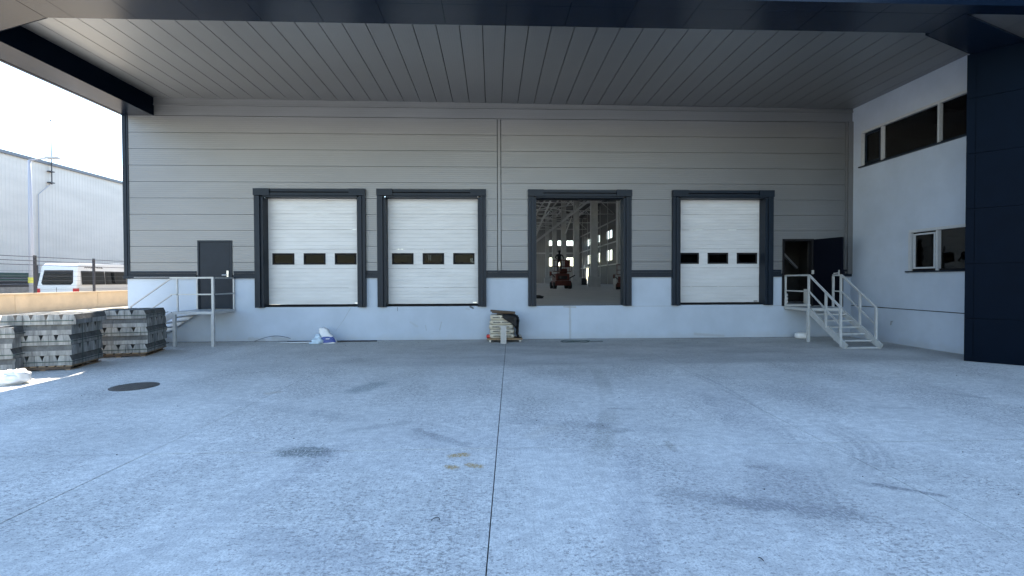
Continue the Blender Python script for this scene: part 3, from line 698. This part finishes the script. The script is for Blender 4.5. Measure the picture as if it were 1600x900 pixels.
# ------------------------------------------------------------------ kerb stone stacks
def block_mesh(L, nm):
    w, h, c, ch = .1475, .205, .042, .11
    mb = MB(); e = .003
    mb.prism([(e, 0), (w-e, 0), (w-e, h-ch), (w-e-c, h-.004), (e, h-.004)], 'y', e, L-e)
    o = mb.obj('kerb_stone', 'kerb', None); me = o.data; me.materials.append(MATS['kerb_upper'])
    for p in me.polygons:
        if p.normal.z > .1: p.material_index = 1  # up-facing chamfer and top take the darker grey
    bpy.data.objects.remove(o); return me
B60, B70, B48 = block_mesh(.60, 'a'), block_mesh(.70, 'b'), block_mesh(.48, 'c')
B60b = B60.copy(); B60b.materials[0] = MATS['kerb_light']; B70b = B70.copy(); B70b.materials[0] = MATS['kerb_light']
def kerb_stack(label, loc, rz, layers=5, first=0, wide_top=False):
    K = thing('kerb_stone_stack', label, 'kerb stones', loc, R(rz), 'strapped kerb stone stacks by the left stairs')
    Wd, Dp, ph = 1.18, 1.20, .10
    pal = part('pallet', K)
    for y in (.02, .5, .98): MB().box(.05, Wd-.05, y, y+.1, .02, .075).obj('bearer', 'wood_dark', pal, local=True)
    for i in range(7): MB().box(-.01+i*.175, .12+i*.175, 0, Dp, .0765, .098).obj('plank', 'wood', pal, local=True)
    for i in range(3):
        MB().box(.05+i*.49, .15+i*.49, 0, Dp, 0, .019).obj('plank', 'wood', pal, local=True)
    z = ph; n = 8
    for k in range(layers):
        jx, jy, jr = random.uniform(-.02, .02), random.uniform(-.02, .02), random.uniform(-.012, .012)
        if (k+first) % 2 == 0:
            nn_ = 10 if (wide_top and k == layers-1) else 8; sx = -.2 if nn_ == 10 else 0
            for i in range(nn_):
                for r in range(2):
                    # pairs: chamfers face each other across a V
                    x = sx+i*.1475
                    j = random.uniform(-.006, .006)
                    me = B60 if random.random() < .6 else B60b
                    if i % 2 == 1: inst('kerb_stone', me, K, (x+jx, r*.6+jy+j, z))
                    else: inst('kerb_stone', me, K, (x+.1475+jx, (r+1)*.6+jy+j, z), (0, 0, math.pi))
        else:
            for i in range(n):
                y = i*.15
                for (x, L, me) in ((0, .48, B48), (.48, .70, B70 if random.random() < .5 else B70b)):
                    j = random.uniform(-.004, .004)
                    # blocks lie along x; chamfer faces -y for even rows
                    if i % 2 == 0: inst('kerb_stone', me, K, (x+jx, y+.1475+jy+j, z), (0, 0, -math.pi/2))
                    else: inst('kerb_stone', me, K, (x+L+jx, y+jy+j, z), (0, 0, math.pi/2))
        z += .206
    # plastic straps
    for k in range(layers):
        if (k+first) % 2 == 0:
            zz = ph+k*.206+.07; l0 = -.225 if (wide_top and k == layers-1) else -.03
            MB().box(l0, Wd+.03, -.032, -.028, zz, zz+.016).box(Wd+.03, Wd+.034, -.028, Dp+.03, zz, zz+.016).obj('strap', 'strap', K, local=True)
    for y in (.3, .9):
        MB().box(Wd+.036, Wd+.04, y, y+.018, .1, z+.004).box(-.03, Wd+.036, y, y+.018, z+.004, z+.007).obj('strap', 'strap', K, local=True)
    return K
kerb_stack('tall strapped kerb stone stack in the middle of the three, overhanging top row', (-9.66, -4.80, 0), 12, 5, 0, True).scale = (.87, .95, 1.02)
kerb_stack('strapped kerb stone stack nearest the left stairs, behind the middle stack', (-9.53, -3.08, 0), 14, 5, 0)
kerb_stack('lower kerb stone stack cut off by the left edge of the picture', (-10.55, -5.3, 0), 14, 4, 1)

# ------------------------------------------------------------------ soft shapes
def blob(mb, c, s, e1=.5, e2=.5, nu=22, nv=12, rough=0, seed=0, flat=None):
    rnd = random.Random(seed); ph = [rnd.uniform(0, 6.28) for _ in range(8)]
    sg = lambda v, e: math.copysign(abs(v)**e, v)
    vs = []; fs = []
    for j in range(nv+1):
        v = -math.pi/2+math.pi*j/nv
        for i in range(nu):
            u = 2*math.pi*i/nu
            d = 1+rough*(math.sin(3*u+ph[0]+2*v)*.5+math.sin(5*u+ph[1]-3*v)*.35+math.sin(9*u+4*v+ph[2])*.25+math.sin(7*v+ph[3]+u)*.4)
            x = s[0]*sg(math.cos(v), e1)*sg(math.cos(u), e2)*d; y = s[1]*sg(math.cos(v), e1)*sg(math.sin(u), e2)*d; z = s[2]*sg(math.sin(v), e1)*d
            if flat is not None: z = max(z, -s[2]*flat)
            vs.append((c[0]+x, c[1]+y, c[2]+z))
    for j in range(nv):
        for i in range(nu): fs.append((j*nu+i, j*nu+(i+1) % nu, (j+1)*nu+(i+1) % nu, (j+1)*nu+i))
    return mb.add(vs, fs)

# dolly with cement bags
D = thing('dolly', 'low wooden dolly on castors under the cement bags by the wall', 'dolly', (.36, -.45, 0))
MB().box(-.17, .87, -.72, -.18, .085, .115).obj('deck', 'wood', D)
MB().box(-.17, .87, -.735, -.722, .075, .118).obj('edge_board', 'wood', D)
for x in (-.08, .80):
    for y in (-.66, -.26):
        c = part('castor', D)
        MB().tube([(x-.022, y, .042), (x+.022, y, .042)], .042, 14).obj('wheel', 'castor', c)
        MB().box(x-.032, x-.024, y-.02, y+.02, .03, .084).box(x+.024, x+.032, y-.02, y+.02, .03, .084).obj('fork', 'galv', c)
zb = .115
names = ['bottom cement bag of the stack on the dolly', 'second cement bag from the bottom on the dolly', 'middle cement bag of the stack on the dolly', 'second cement bag from the top on the dolly', 'top cement bag on the dolly, half under black sheeting']
for i in range(5):
    h = .132 if i < 4 else .15
    cx = .27+random.uniform(-.02, .02); t = thing('cement_bag', names[i], 'cement bag', (cx, -.45, zb), random.uniform(-.04, .04), 'cement bags on the dolly')
    mb = MB(); blob(mb, (0, 0, h/2), (.37 - (.02 if i == 4 else 0), .245, h/2+.006), .42, .3, 26, 10, .018, i); o = mb.obj('sack', 'paper', t, True, True)
    mb = MB(); xx = -.26
    rnd = random.Random(i)
    for wd in range(2):
        for q_ in range(7):
            w_ = rnd.choice((.018, .024, .03)); mb.box(xx, xx+w_, -.252, -.2465, h*.40, h*.40+rnd.choice((.03, .034))); xx += w_+.009
            if rnd.random() < .5: mb.box(xx-.02, xx-.006, -.252, -.2465, h*.40+.026, h*.40+.034)
        xx += .04
    mb.obj('lettering', 'ink', t, False, True)['kind'] = 'stuff'
    zb += h+.002
ztop = zb
# black sheeting draped over the bags' right end
path = [(.12, ztop+.012), (.30, ztop+.012), (.50, ztop+.02), (.665, ztop+.0), (.74, ztop-.08), (.76, ztop-.20), (.735, ztop-.40), (.72, .24), (.76, .135), (.82, .121)]
vs = []; fs = []; NV = 12
for i, (px_, pz_) in enumerate(path):
    for j in range(NV+1):
        v = j/NV; y = -.72+v*.52
        off = .03*math.sin(v*17+i*.5)*min(1, i/3)+.012*math.sin(v*31+i)
        x_ = px_+(off if i > 3 else 0); z_ = pz_+(abs(off)*.35 if i <= 3 else 0)
        if j == 0 and i >= 2: z_ -= .07*min(1, (i-1)/3) if i < 6 else 0
        if i < 3: y = -.45+(y+.45)*.92
        if i == 9: z_ = .119+abs(off)*.3
        vs.append((x_, y, z_))
for i in range(len(path)-1):
    for j in range(NV): fs.append((i*(NV+1)+j, (i+1)*(NV+1)+j, (i+1)*(NV+1)+j+1, i*(NV+1)+j+1))
mb = MB().add(vs, fs)
# front flap hanging diagonally over the top bags
vs = []; fs = []
for i in range(8):
    t = i/7; xa = .28+t*.45; drop = .07+.36*t
    for j in range(6):
        s_ = j/5
        vs.append((xa+.02*math.sin(j*2+i), -.705-.018*math.sin(i*1.7+j)-.02*s_, ztop+.012-drop*s_-(.02 if i > 5 else 0)))
for i in range(7):
    for j in range(5): fs.append((i*6+j, (i+1)*6+j, (i+1)*6+j+1, i*6+j+1))
mb.add(vs, fs)
o = mb.obj('plastic_sheet', 'black_plastic', None, True, fix=False); so_ = o.modifiers.new('s', 'SOLIDIFY'); so_.thickness = .006
tag(o, 'crumpled black plastic sheet draped over the cement bags', 'plastic sheet')
o = MB().bar((-.06, -.50, ztop+.115), (.66, -.46, ztop+.055), .20, .05).bar((-.02, -.50, ztop+.06), (.60, -.46, ztop+.02), .05, .03).obj('plank', 'wood_dark', None); tag(o, 'dark board lying tilted on top of the cement bags', 'board')
o = blob(MB(), (-.125, -.52, .165), (.06, .09, .05), .5, .5, 14, 8, .05, 5).obj('red_bag', 'red_plastic', None, True); tag(o, 'small red bundle on the left end of the dolly', 'bundle')
o = blob(MB(), (.80, -.30, .145), (.06, .11, .03), .6, .6, 14, 8, .06, 6).obj('cloth', 'paper', None, True); tag(o, 'small brown rag on the right end of the dolly', 'rag')
# steel post in front
p_ = MB(); p_.box(.23, .30, -1.04, -1.035, 0, .52).box(.30, .39, -1.05, -.94, 0, .52).box(.225, .2299, -1.04, -.94, 0, .52)
o = p_.obj('steel_post', 'galv', None); tag(o, 'short galvanised steel channel post standing before the cement bags', 'post')

# bags and litter by the wall
B = thing('torn_sack', 'white sack with a blue print leaning against the plinth wall', 'sack', (-4.78, -.55, 0), R(8)); B.scale = (.95, .95, .88)
rings = [(0, 0, .0, .225, .11), (0, 0, .035, .24, .12), (-.02, 0, .12, .225, .12), (-.06, .02, .22, .195, .105), (-.10, .05, .30, .15, .09), (-.135, .08, .37, .14, .09), (-.16, .11, .43, .125, .085), (-.185, .13, .475, .115, .075), (-.19, .14, .50, .06, .045)]
def sack_rings(off, u0, u1, nu, i0, i1):
    vs = []; fs = []
    for i in range(i0, i1):
        x, y, z, a, b_ = rings[i]
        for k in range(nu+1):
            u = u0+(u1-u0)*k/nu; d = 1+(.07*math.sin(4*u+i*1.3)+.06*math.sin(7*u-i*2.1)+.05*math.sin(11*u+i*2.9))*(1 if i > 3 else .5)
            cxx = math.copysign(abs(math.cos(u))**.6, math.cos(u)); syy = math.copysign(abs(math.sin(u))**.6, math.sin(u))
            vs.append((x+(a*d+off)*cxx, y+(b_*d+off)*syy, z+.012*math.sin(5*u+i)*(i > 0)))
    m_ = i1-i0
    for i in range(m_-1):
        for k in range(nu): fs.append((i*(nu+1)+k, i*(nu+1)+k+1, (i+1)*(nu+1)+k+1, (i+1)*(nu+1)+k))
    return vs, fs
vs, fs = sack_rings(0, 0, 2*math.pi, 26, 0, 9); fs.append(tuple(8*27+k for k in range(26)))
MB().add(vs, fs).obj('sack_body', 'bag_white', B, True, True)
vs, fs = sack_rings(.006, math.pi*1.22, math.pi*1.86, 10, 1, 4); MB().add(vs, fs).obj('blue_print', 'bag_blue', B, True, True)
MB().box(-.06, .05, -.150, -.147, .15, .175).obj('print_mark', 'bag_white', B, False, True)
rndl = random.Random(11)
mb = MB(); blob(mb, (-5.06, -.66, .075), (.17, .12, .085), .8, .8, 24, 10, .16, 4, .9); blob(mb, (-5.05, -.62, .15), (.10, .08, .12), .9, .9, 20, 10, .2, 9); blob(mb, (-5.18, -.74, .03), (.10, .05, .03), .7, .7, 16, 6, .1, 2, .95)
o = mb.obj('plastic_bag', 'bag_pale', None, True); tag(o, 'small pale blue crumpled plastic bag beside the printed sack', 'bag')
for i, (a, b_, r_, m_, lb) in enumerate([((-6.15, -.60, .03), (-5.0, -.55, .03), .022, 'alu', 'light grey pipe lying on the ground left of the crumpled bags'), ((-6.05, -.35, .03), (-3.75, -.22, .02), .016, 'dark_stuff', 'long dark pipe lying along the foot of the plinth wall'), ((-4.6, -.34, .03), (-3.45, -.26, .02), .018, 'dark_stuff', 'short dark pipe lying right of the printed sack')]):
    o = MB().tube([a, b_], r_, 8).obj('pipe', m_, None, True); tag(o, lb, 'pipe')
o = MB().tube([(-7.1+.12*i, -.18-.006*i, .16+.13*math.sin(i/9*2.2)) for i in range(10)], .006, 6).obj('bent_wire', 'dark_stuff', None, True)
mbw = MB().tube([(-7.1+.12*i, -.14-.006*i, .02+.16*math.sin(i/9*2.6)) for i in range(10)], .007, 6); bpy.data.objects.remove(o)
o = mbw.obj('bent_wire', 'dark_stuff', None, True); tag(o, 'thin bent wire springing up by the plinth left of the pipes', 'wire')
mb = MB()
for k in range(2):
    pts = [(2.42+(.40+.03*k)*math.cos(t), -.75+(.16+.02*k)*math.sin(t)+.02*k, .012+.012*k+.01*math.sin(3*t+k)) for t in [2*math.pi*i/36 for i in range(37)]]
    mb.tube(pts, .006, 6)
mb.tube([(2.82, -.75, .02), (3.0, -.68, .012), (3.25, -.72, .012)], .009, 6)
o = mb.obj('hose_coil', 'strap', None, True); tag(o, 'thin dark hose coiled on the ground right of the dolly', 'hose')
mb = MB(); blob(mb, (-8.68, -5.98, .09), (.30, .22, .12), .9, .9, 40, 20, .13, 3, .8); blob(mb, (-8.50, -5.93, .12), (.18, .17, .13), .8, .9, 32, 16, .16, 8, .9); blob(mb, (-8.60, -6.0, .16), (.16, .12, .09), .9, .9, 30, 14, .2, 21, .9)
o = mb.obj('white_sack', 'bag_white', None, True); tag(o, 'slumped white sack on the ground by the left edge', 'sack')
mb = MB(); blob(mb, (9.5, -.30, .085), (.20, .12, .095), .6, .7, 24, 12, .07, 12, .9)
o = mb.obj('grey_sack', 'bag_white', None, True); tag(o, 'pale sack lying under the right stair landing', 'sack')
for i in range(3):
    mb = MB(); blob(mb, (9.30, .55, ZF+.06+.11*i), (.20, .25, .058), .4, .4, 22, 8, .02, 30+i); o = mb.obj('stored_sack', 'bag_white', None, True)
    tag(o, ['lowest white sack inside the open right door', 'middle white sack inside the open right door', 'top white sack inside the open right door'][i], 'sack', 'sacks inside the open door')
# manhole
Mh = thing('manhole', 'round dark iron manhole cover in the concrete at left', 'manhole cover', (-6.2, -6.3, 0))
MB().tube([(-6.2, -6.3, -.003), (-6.2, -6.3, .006)], .36, 40).obj('frame_ring', 'cast_iron', Mh)
MB().tube([(-6.2, -6.3, .0061), (-6.2, -6.3, .013)], .31, 40).obj('cover', 'cast_iron', Mh)
mb = MB()
for i in range(9):
    y = -6.3-.24+.06*i; hw = math.sqrt(max(.0, .29**2-(y+6.3)**2))
    mb.box(-6.2-hw, -6.2+hw, y-.01, y+.01, .0131, .018)
mb.obj('ribs', 'cast_iron', Mh)
# scraps
for (x, y, lb, n) in ((-.44, -11.29, 'small curl of black wire on the concrete in the foreground', 0), (1.72, -11.93, 'short black wire scrap near the bottom edge right of centre', 1)):
    pts = [(x+.03*math.cos(t)*(1-.3*n), y+.022*math.sin(t*1.3), .006+.006*abs(math.sin(t))) for t in [i*.35-.3 for i in range(10-4*n)]]
    o = MB().tube(pts, .003, 6).obj('wire_scrap', 'dark_stuff', None, True); tag(o, lb, 'wire')
rl = random.Random(3); mb = MB()
for i in range(170):
    x, y = rl.uniform(-7, 9), -rl.uniform(.25, 12); s_ = rl.uniform(.004, .010)
    if i > 70: y = -abs(rl.gauss(.15, .6))-.12
    blob(mb, (x, y, s_*.4), (s_, s_*.7, s_*.5), .8, .8, 6, 4, .1, i)
o = mb.obj('grit', 'dark_stuff', None); o['kind'] = 'stuff'; tag(o, 'scattered crumbs of grit on the concrete yard', 'grit')

# ------------------------------------------------------------------ inside: lifts, worker, tarp
def lift(label, loc, rz, sc=1):
    L = thing('boom_lift', label, 'lift', loc, rz, 'red access lifts in the hall')
    MB().bbox(-.72, .72, -1.1, 1.1, .28, .72, .05).obj('chassis', 'lift_red', L, local=True)
    for x in (-.68, .68):
        for y in (-.75, .75): MB().tube([(x-.13, y, .3), (x+.13, y, .3)], .3, 16).obj('wheel', 'rubber', L, local=True)
    MB().bbox(-.62, .62, -.9, .9, .73, 1.35, .06).obj('engine_cover', 'lift_red', L, local=True)
    MB().box(-.4, .4, -.915, -.902, .85, 1.15).obj('grille', 'rubber', L, local=True)
    MB().bbox(-.2, .5, -.5, .7, 1.36, 1.8, .04).obj('turret', 'lift_red', L, local=True)
    b_ = part('basket', L)
    MB().box(-.75, .75, -1.0, -.2, 1.5, 1.56).obj('basket_floor', 'lift_red', b_, local=True)
    mb = MB()
    for z in (2.0, 2.55):
        for p, q in (((-.75, -1), (.75, -1)), ((.75, -1), (.75, -.2)), ((.75, -.2), (-.75, -.2)), ((-.75, -.2), (-.75, -1))): mb.bar((*p, z), (*q, z), .045)
    mb.obj('guard_rail', 'lift_red', b_, local=True)
    for x in (-.75, -.25, .25, .75):
        for y in (-1, -.2): MB().bar((x, y, 1.56), (x, y, 2.55), .04).obj('rail_post', 'lift_red', b_, local=True)
    MB().bbox(.15, .65, -1.06, -1.0, 1.9, 2.5, .02).obj('control_panel', 'lift_red', b_, local=True)
    MB().tube([(-.95, -.5, 1.35), (-1.1, -.5, 1.35)], .2, 14).obj('hose_reel', 'lift_red', L, local=True)
    MB().bar((-.6, -.5, 1.0), (-.96, -.5, 1.35), .08).obj('reel_arm', 'rubber', L, local=True)
    MB().bar((.6, -.6, .9), (1.15, -.7, 1.2), .1).obj('outrigger', 'rubber', L, local=True)
    return L
lx_, ly_ = 6.15, 29.0
lift('red access lift with a worker in its basket inside the open dock', (lx_, ly_, ZF), R(4))
lift('red access lift partly hidden by the open dock frame at right', (10.75, 24.2, ZF), R(-20)).scale = (.85, .85, .78)
# worker: one skinned body
me = bpy.data.meshes.new('person')
sk = [((0, 0, .95), .14), ((0, 0, 1.15), .13), ((0, 0, 1.38), .15), ((0, -.01, 1.50), .065), ((0, -.03, 1.58), .075), ((0, -.03, 1.68), .10), ((0, -.03, 1.77), .075),
      ((.20, 0, 1.42), .07), ((.30, -.12, 1.18), .052), ((.26, -.34, 1.08), .042), ((.25, -.42, 1.06), .038),
      ((-.20, 0, 1.42), .07), ((-.30, -.10, 1.18), .052), ((-.24, -.32, 1.10), .042), ((-.22, -.40, 1.08), .038),
      ((.10, 0, .88), .10), ((.12, -.02, .48), .075), ((.12, 0, .08), .055), ((.12, -.14, .04), .045),
      ((-.10, 0, .88), .10), ((-.12, -.02, .48), .075), ((-.12, 0, .08), .055), ((-.12, -.14, .04), .045)]
ed = [(0, 1), (1, 2), (2, 3), (3, 4), (4, 5), (5, 6), (2, 7), (7, 8), (8, 9), (9, 10), (2, 11), (11, 12), (12, 13), (13, 14), (0, 15), (15, 16), (16, 17), (17, 18), (0, 19), (19, 20), (20, 21), (21, 22)]
me.from_pydata([s_[0] for s_ in sk], ed, []); me.materials.append(MATS['cloth_dark'])
o = bpy.data.objects.new('person', me); COL.objects.link(o); o.modifiers.new('skin', 'SKIN')
for i, s_ in enumerate(sk): me.skin_vertices[0].data[i].radius = (s_[1], s_[1]*.85); me.skin_vertices[0].data[i].use_root = (i == 0)
sb_ = o.modifiers.new('sub', 'SUBSURF'); sb_.levels = sb_.render_levels = 2
o.scale = (1.2, 1.1, 1.02); o.location = (lx_-.2, ly_-.6, ZF+1.56); tag(o, 'worker in dark clothes standing in the basket of the red lift', 'person')
hm = blob(MB(), (0, -.03, 1.74), (.115, .135, .09), 1, 1, 16, 8, 0, 0, .1).obj('helmet', 'cloth_dark', o, True, True)
mb = MB(); blob(mb, (1.85, 6.0, ZF+.06), (.34, .22, .08), .8, .8, 24, 10, .18, 5, .9)
o = mb.obj('tarp', 'black_plastic', None, True); tag(o, 'dark crumpled tarp on the hall floor behind the open dock', 'tarp')
o = MB().box(12.6, 14.6, 60, 61.2, ZF, ZF+.9).bar((12.8, 59.9, ZF+.95), (14.4, 60.5, ZF+.95), .2).obj('material_pile', 'dark_stuff', None); tag(o, 'dark pile of building material between the hall columns', 'pile')

# ------------------------------------------------------------------ left background
rd = MB().box(-36, -20.65, -60, 200, -.03, .40).obj('road', 'asphalt'); rd['kind'] = 'structure'
WX = -20.5
Wt = thing('boundary_wall', 'low tan concrete boundary wall in the sun beyond the kerb stones', 'wall', (WX, 20, 0))
for i in range(14):
    y0 = -6.4+i*4.4
    MB().bbox(WX-.14, WX+.05, y0+.008, y0+4.392, -.03, 1.25, .012).obj('wall_panel', 'tan_wall', Wt)
MB().box(WX-.18, WX+.09, -6.4, 55.2, 1.252, 1.32).obj('coping', 'tan_wall', Wt)
bank = MB().prism([(WX+.06, -.03), (WX+4.6, -.03), (WX+3.2, .12), (WX+1.2, .42), (WX+.06, .46)], 'y', -6.4, 58).obj('earth_bank', 'sand'); bank['kind'] = 'structure'
Fn = thing('railing_fence', 'dark post and rail fence on top of the tan boundary wall', 'fence', (WX-.05, 20, 1.32))
for i in range(12):
    y = 7.85-3.25*2+3.25*i
    MB().box(WX-.09, WX-.01, y-.045, y+.045, 1.322, 3.0).obj('post', 'fence_dark', Fn)
for z in (2.93, 2.75, 2.57):
    MB().tube([(WX+.01, -2, z), (WX+.01, 50, z)], .016, 6).obj('rail', 'fence_dark', Fn)
for z in (2.3, 2.08, 1.86, 1.64, 1.45):
    MB().tube([(WX+.01, -2, z), (WX+.01, 50, z)], .005, 5).obj('wire', 'fence_dark', Fn)
# far warehouse
Fw = thing('far_warehouse', 'long pale ribbed metal warehouse across the road at left', 'warehouse', (-40, 60, 0))
MB().box(-60, -40, -20, 190, -.03, 12.35).obj('wall', 'far_metal', Fw)
MB().box(-60.2, -39.85, -20, 190, 12.352, 12.62).obj('roof_trim', 'far_trim', Fw)
yr = 31.0
Lr = thing('lightning_rod', 'tall thin lightning rod bracketed to the far warehouse wall', 'lightning rod', (-39.8, yr, 10.5))
MB().tube([(-39.75, yr, 10.6), (-39.75, yr, 13.8), (-39.75, yr, 16.4)], [.045, .04, .02], 8).obj('mast', 'fence_dark', Lr)
for z in (10.75, 11.75): MB().box(-39.99, -39.66, yr-.22, yr+.22, z-.04, z+.04).obj('bracket', 'fence_dark', Lr)
MB().tube([(-39.9, yr, 10.6), (-39.93, yr-1.15, 9.5), (-39.93, yr-1.2, 0.3)], .035, 6).obj('down_conductor', 'pole', Lr)
MB().tube([(-39.75, yr, 16.3), (-39.75, yr, 16.42)], .06, 8).obj('tip', 'fence_dark', Lr)
# street lamp
Lx, Ly = -25.0, 12.6
Lp = thing('street_lamp', 'tall grey street lamp with one arm above the fence at left', 'street lamp', (Lx, Ly, .33))
MB().tube([(Lx, Ly, .33), (Lx, Ly, 5), (Lx, Ly, 8.4)], [.13, .10, .07], 10).obj('pole', 'pole', Lp, True)
MB().tube([(Lx, Ly, 8.37), (Lx+.5, Ly+.1, 8.50), (Lx+.8, Ly+.15, 8.55)], .045, 8).obj('arm', 'pole', Lp, True)
MB().bbox(Lx+.75, Lx+1.35, Ly+.0, Ly+.32, 8.50, 8.63, .035).obj('lamp_head', 'alu', Lp)
MB().tube([(Lx, Ly, 1.75), (Lx, Ly, 2.05)], .153, 12).obj('sticker', 'sticker', Lp)
# yard fence with green boards beyond the road
Gf = thing('board_fence', 'dark green board fence on a block base beyond the road, left of the lamp', 'fence', (-36.1, 20, .3))
MB().box(-36.3, -36.05, -20, 29.5, -.03, 1.42).obj('block_base', 'block_wall', Gf)
for z0, z1, m_ in ((2.15, 2.50, 'green'), (1.90, 2.05, 'green'), (1.68, 1.86, 'dark_stuff'), (1.44, 1.62, 'dark_stuff')):
    MB().box(-36.2, -36.16, -20, 29.5, z0, z1).obj('board', m_, Gf)
for z in (2.09, 1.88, 1.64): MB().box(-36.16, -36.12, -20, 29.5, z-.012, z+.012).obj('rail', 'pole', Gf)
for i in range(7): MB().box(-36.12, -36.02, 5.2+i*4.0, 5.34+i*4.0, 1.3, 3.1).obj('post', 'fence_dark', Gf)
MB().box(-36.26, -36.21, -20, 29.5, 1.42, 2.5).obj('backing', 'dark_stuff', Gf)
# van, built nose towards +Y
V = thing('parked_van', 'white passenger van with curtained windows parked behind the boundary wall', 'van', (-22.25, 10.95, .40), R(0)); V.scale = (.97, 1, .865)
L_, w_ = 6.6, 1.02
prof = [(0.02, .35), (-.06, .55), (-.05, 1.35), (.14, 2.55), (.32, 2.74), (3.0, 2.80), (4.6, 2.74), (5.05, 2.5), (5.75, 1.55), (6.5, 1.25), (6.62, .9), (6.6, .4)]
bm = bmesh.new()
def ring(x, shrink):
    out = []
    for (y, z) in prof: out.append(bm.verts.new((x*(1-max(0, (z-1.3))*shrink), y, z)))
    return out
xsr = [(-w_, .055), (w_, .055)]
ra, rb = ring(-w_, .065), ring(w_, .065)
bm.faces.new(ra); bm.faces.new(rb[::-1]); n = len(prof)
for i in range(n): bm.faces.new((ra[i], rb[i], rb[(i+1) % n], ra[(i+1) % n]))
bmesh.ops.recalc_face_normals(bm, faces=bm.faces[:])
bmesh.ops.bevel(bm, geom=bm.edges[:], offset=.09, segments=3, affect='EDGES', profile=.6)
me = bpy.data.meshes.new('body'); bm.to_mesh(me); bm.free()
for p in me.polygons: p.use_smooth = True
me.materials.append(MATS['van_white']); o = bpy.data.objects.new('body', me); COL.objects.link(o); o.parent = V
def side_x(z): return w_*(1-max(0, z-1.3)*.065)
# side windows (right side faces +X)
for (y0, y1) in ((.30, 1.82), (1.85, 3.4), (3.43, 4.4), (4.5, 5.2)):
    z0, z1 = 1.45, 2.28
    a, b_ = side_x(z0), side_x(z1)
    w = part('side_window', V)
    MB().add([(a+.006, y0, z0), (a+.006, y1, z0), (b_+.006, y1-(.35 if y1 > 5 else 0), z1), (b_+.006, y0, z1)], [(0, 1, 2, 3)]).obj('surround', 'rubber', w, local=True)
    for (ya, yb_) in ((y0+.05, (y0+y1)/2-.02), ((y0+y1)/2+.02, y1-.06-(.3 if y1 > 5 else 0))):
        MB().add([(a+.012, ya, z0+.06), (a+.012, yb_, z0+.06), (b_+.012, yb_, z1-.06), (b_+.012, ya, z1-.06)], [(0, 1, 2, 3)]).obj('pane', 'glass_van', w, local=True)
        MB().add([(a-.16, ya+.12, z0+.06), (a-.16, ya+.40, z0+.06), (b_-.16, ya+.36, z1-.06), (b_-.16, ya+.16, z1-.06)], [(0, 1, 2, 3)]).obj('curtain', 'curtain', w, local=True)
def rear_y(z): return -.05+(z-1.35)/1.2*.19
w = part('rear_window', V)
z0, z1 = 1.45, 2.32
poly = [(-.80, z0+.12), (-.72, z0), (.72, z0), (.82, z0+.12), (.74, z1), (-.74, z1)]
MB().add([(x, rear_y(z)-.006, z) for x, z in poly], [tuple(range(6))]).obj('surround', 'rubber', w, local=True)
MB().add([(x*.92, rear_y(z)-.012, z0+.06+(z-z0)*.86) for x, z in poly], [tuple(range(6))]).obj('pane', 'glass_van', w, local=True)
for x in (-.5, .45): MB().add([(x-.16, .25, 1.5), (x+.16, .25, 1.5), (x+.12, .32, 2.2), (x-.12, .32, 2.2)], [(0, 1, 2, 3)]).obj('rear_curtain', 'curtain', V, local=True)
for x in (-.93, .93): MB().bbox(x-.09, x+.105, -.08, .1, .95, 1.24, .02).obj('tail_lamp', 'lamp_red', V, local=True)
for y in (1.3, 5.2):
    for x in (-.85, .85):
        wl_ = part('wheel', V)
        MB().tube([(x-.12, y, .34), (x+.12, y, .34)], .34, 20).obj('tyre', 'rubber', wl_, local=True)
        MB().tube([(x-.125, y, .34), (x+.125, y, .34)], .2, 16).obj('rim', 'alu', wl_, local=True)
MB().bbox(-.98, .98, -.14, .05, .42, .65, .04).obj('bumper', 'far_trim', V, local=True)
MB().box(-.006, .006, -.062, -.05, .75, 1.3).obj('door_gap', 'rubber', V, local=True)
mb = MB(); rv = random.Random(5); yy = .55
for i in range(9):
    zz = 2.50+rv.uniform(-.02, .02); hx_ = side_x(zz)+.004
    mb.bar((hx_, yy, zz-.05), (hx_+.001, yy+rv.uniform(.03, .09), zz+.05), .012, .03); mb.bar((hx_, yy+.05, zz+.03), (hx_+.001, yy+.12, zz-.03), .012, .03); yy += .135
mb.obj('side_script', 'ink', V, local=True)
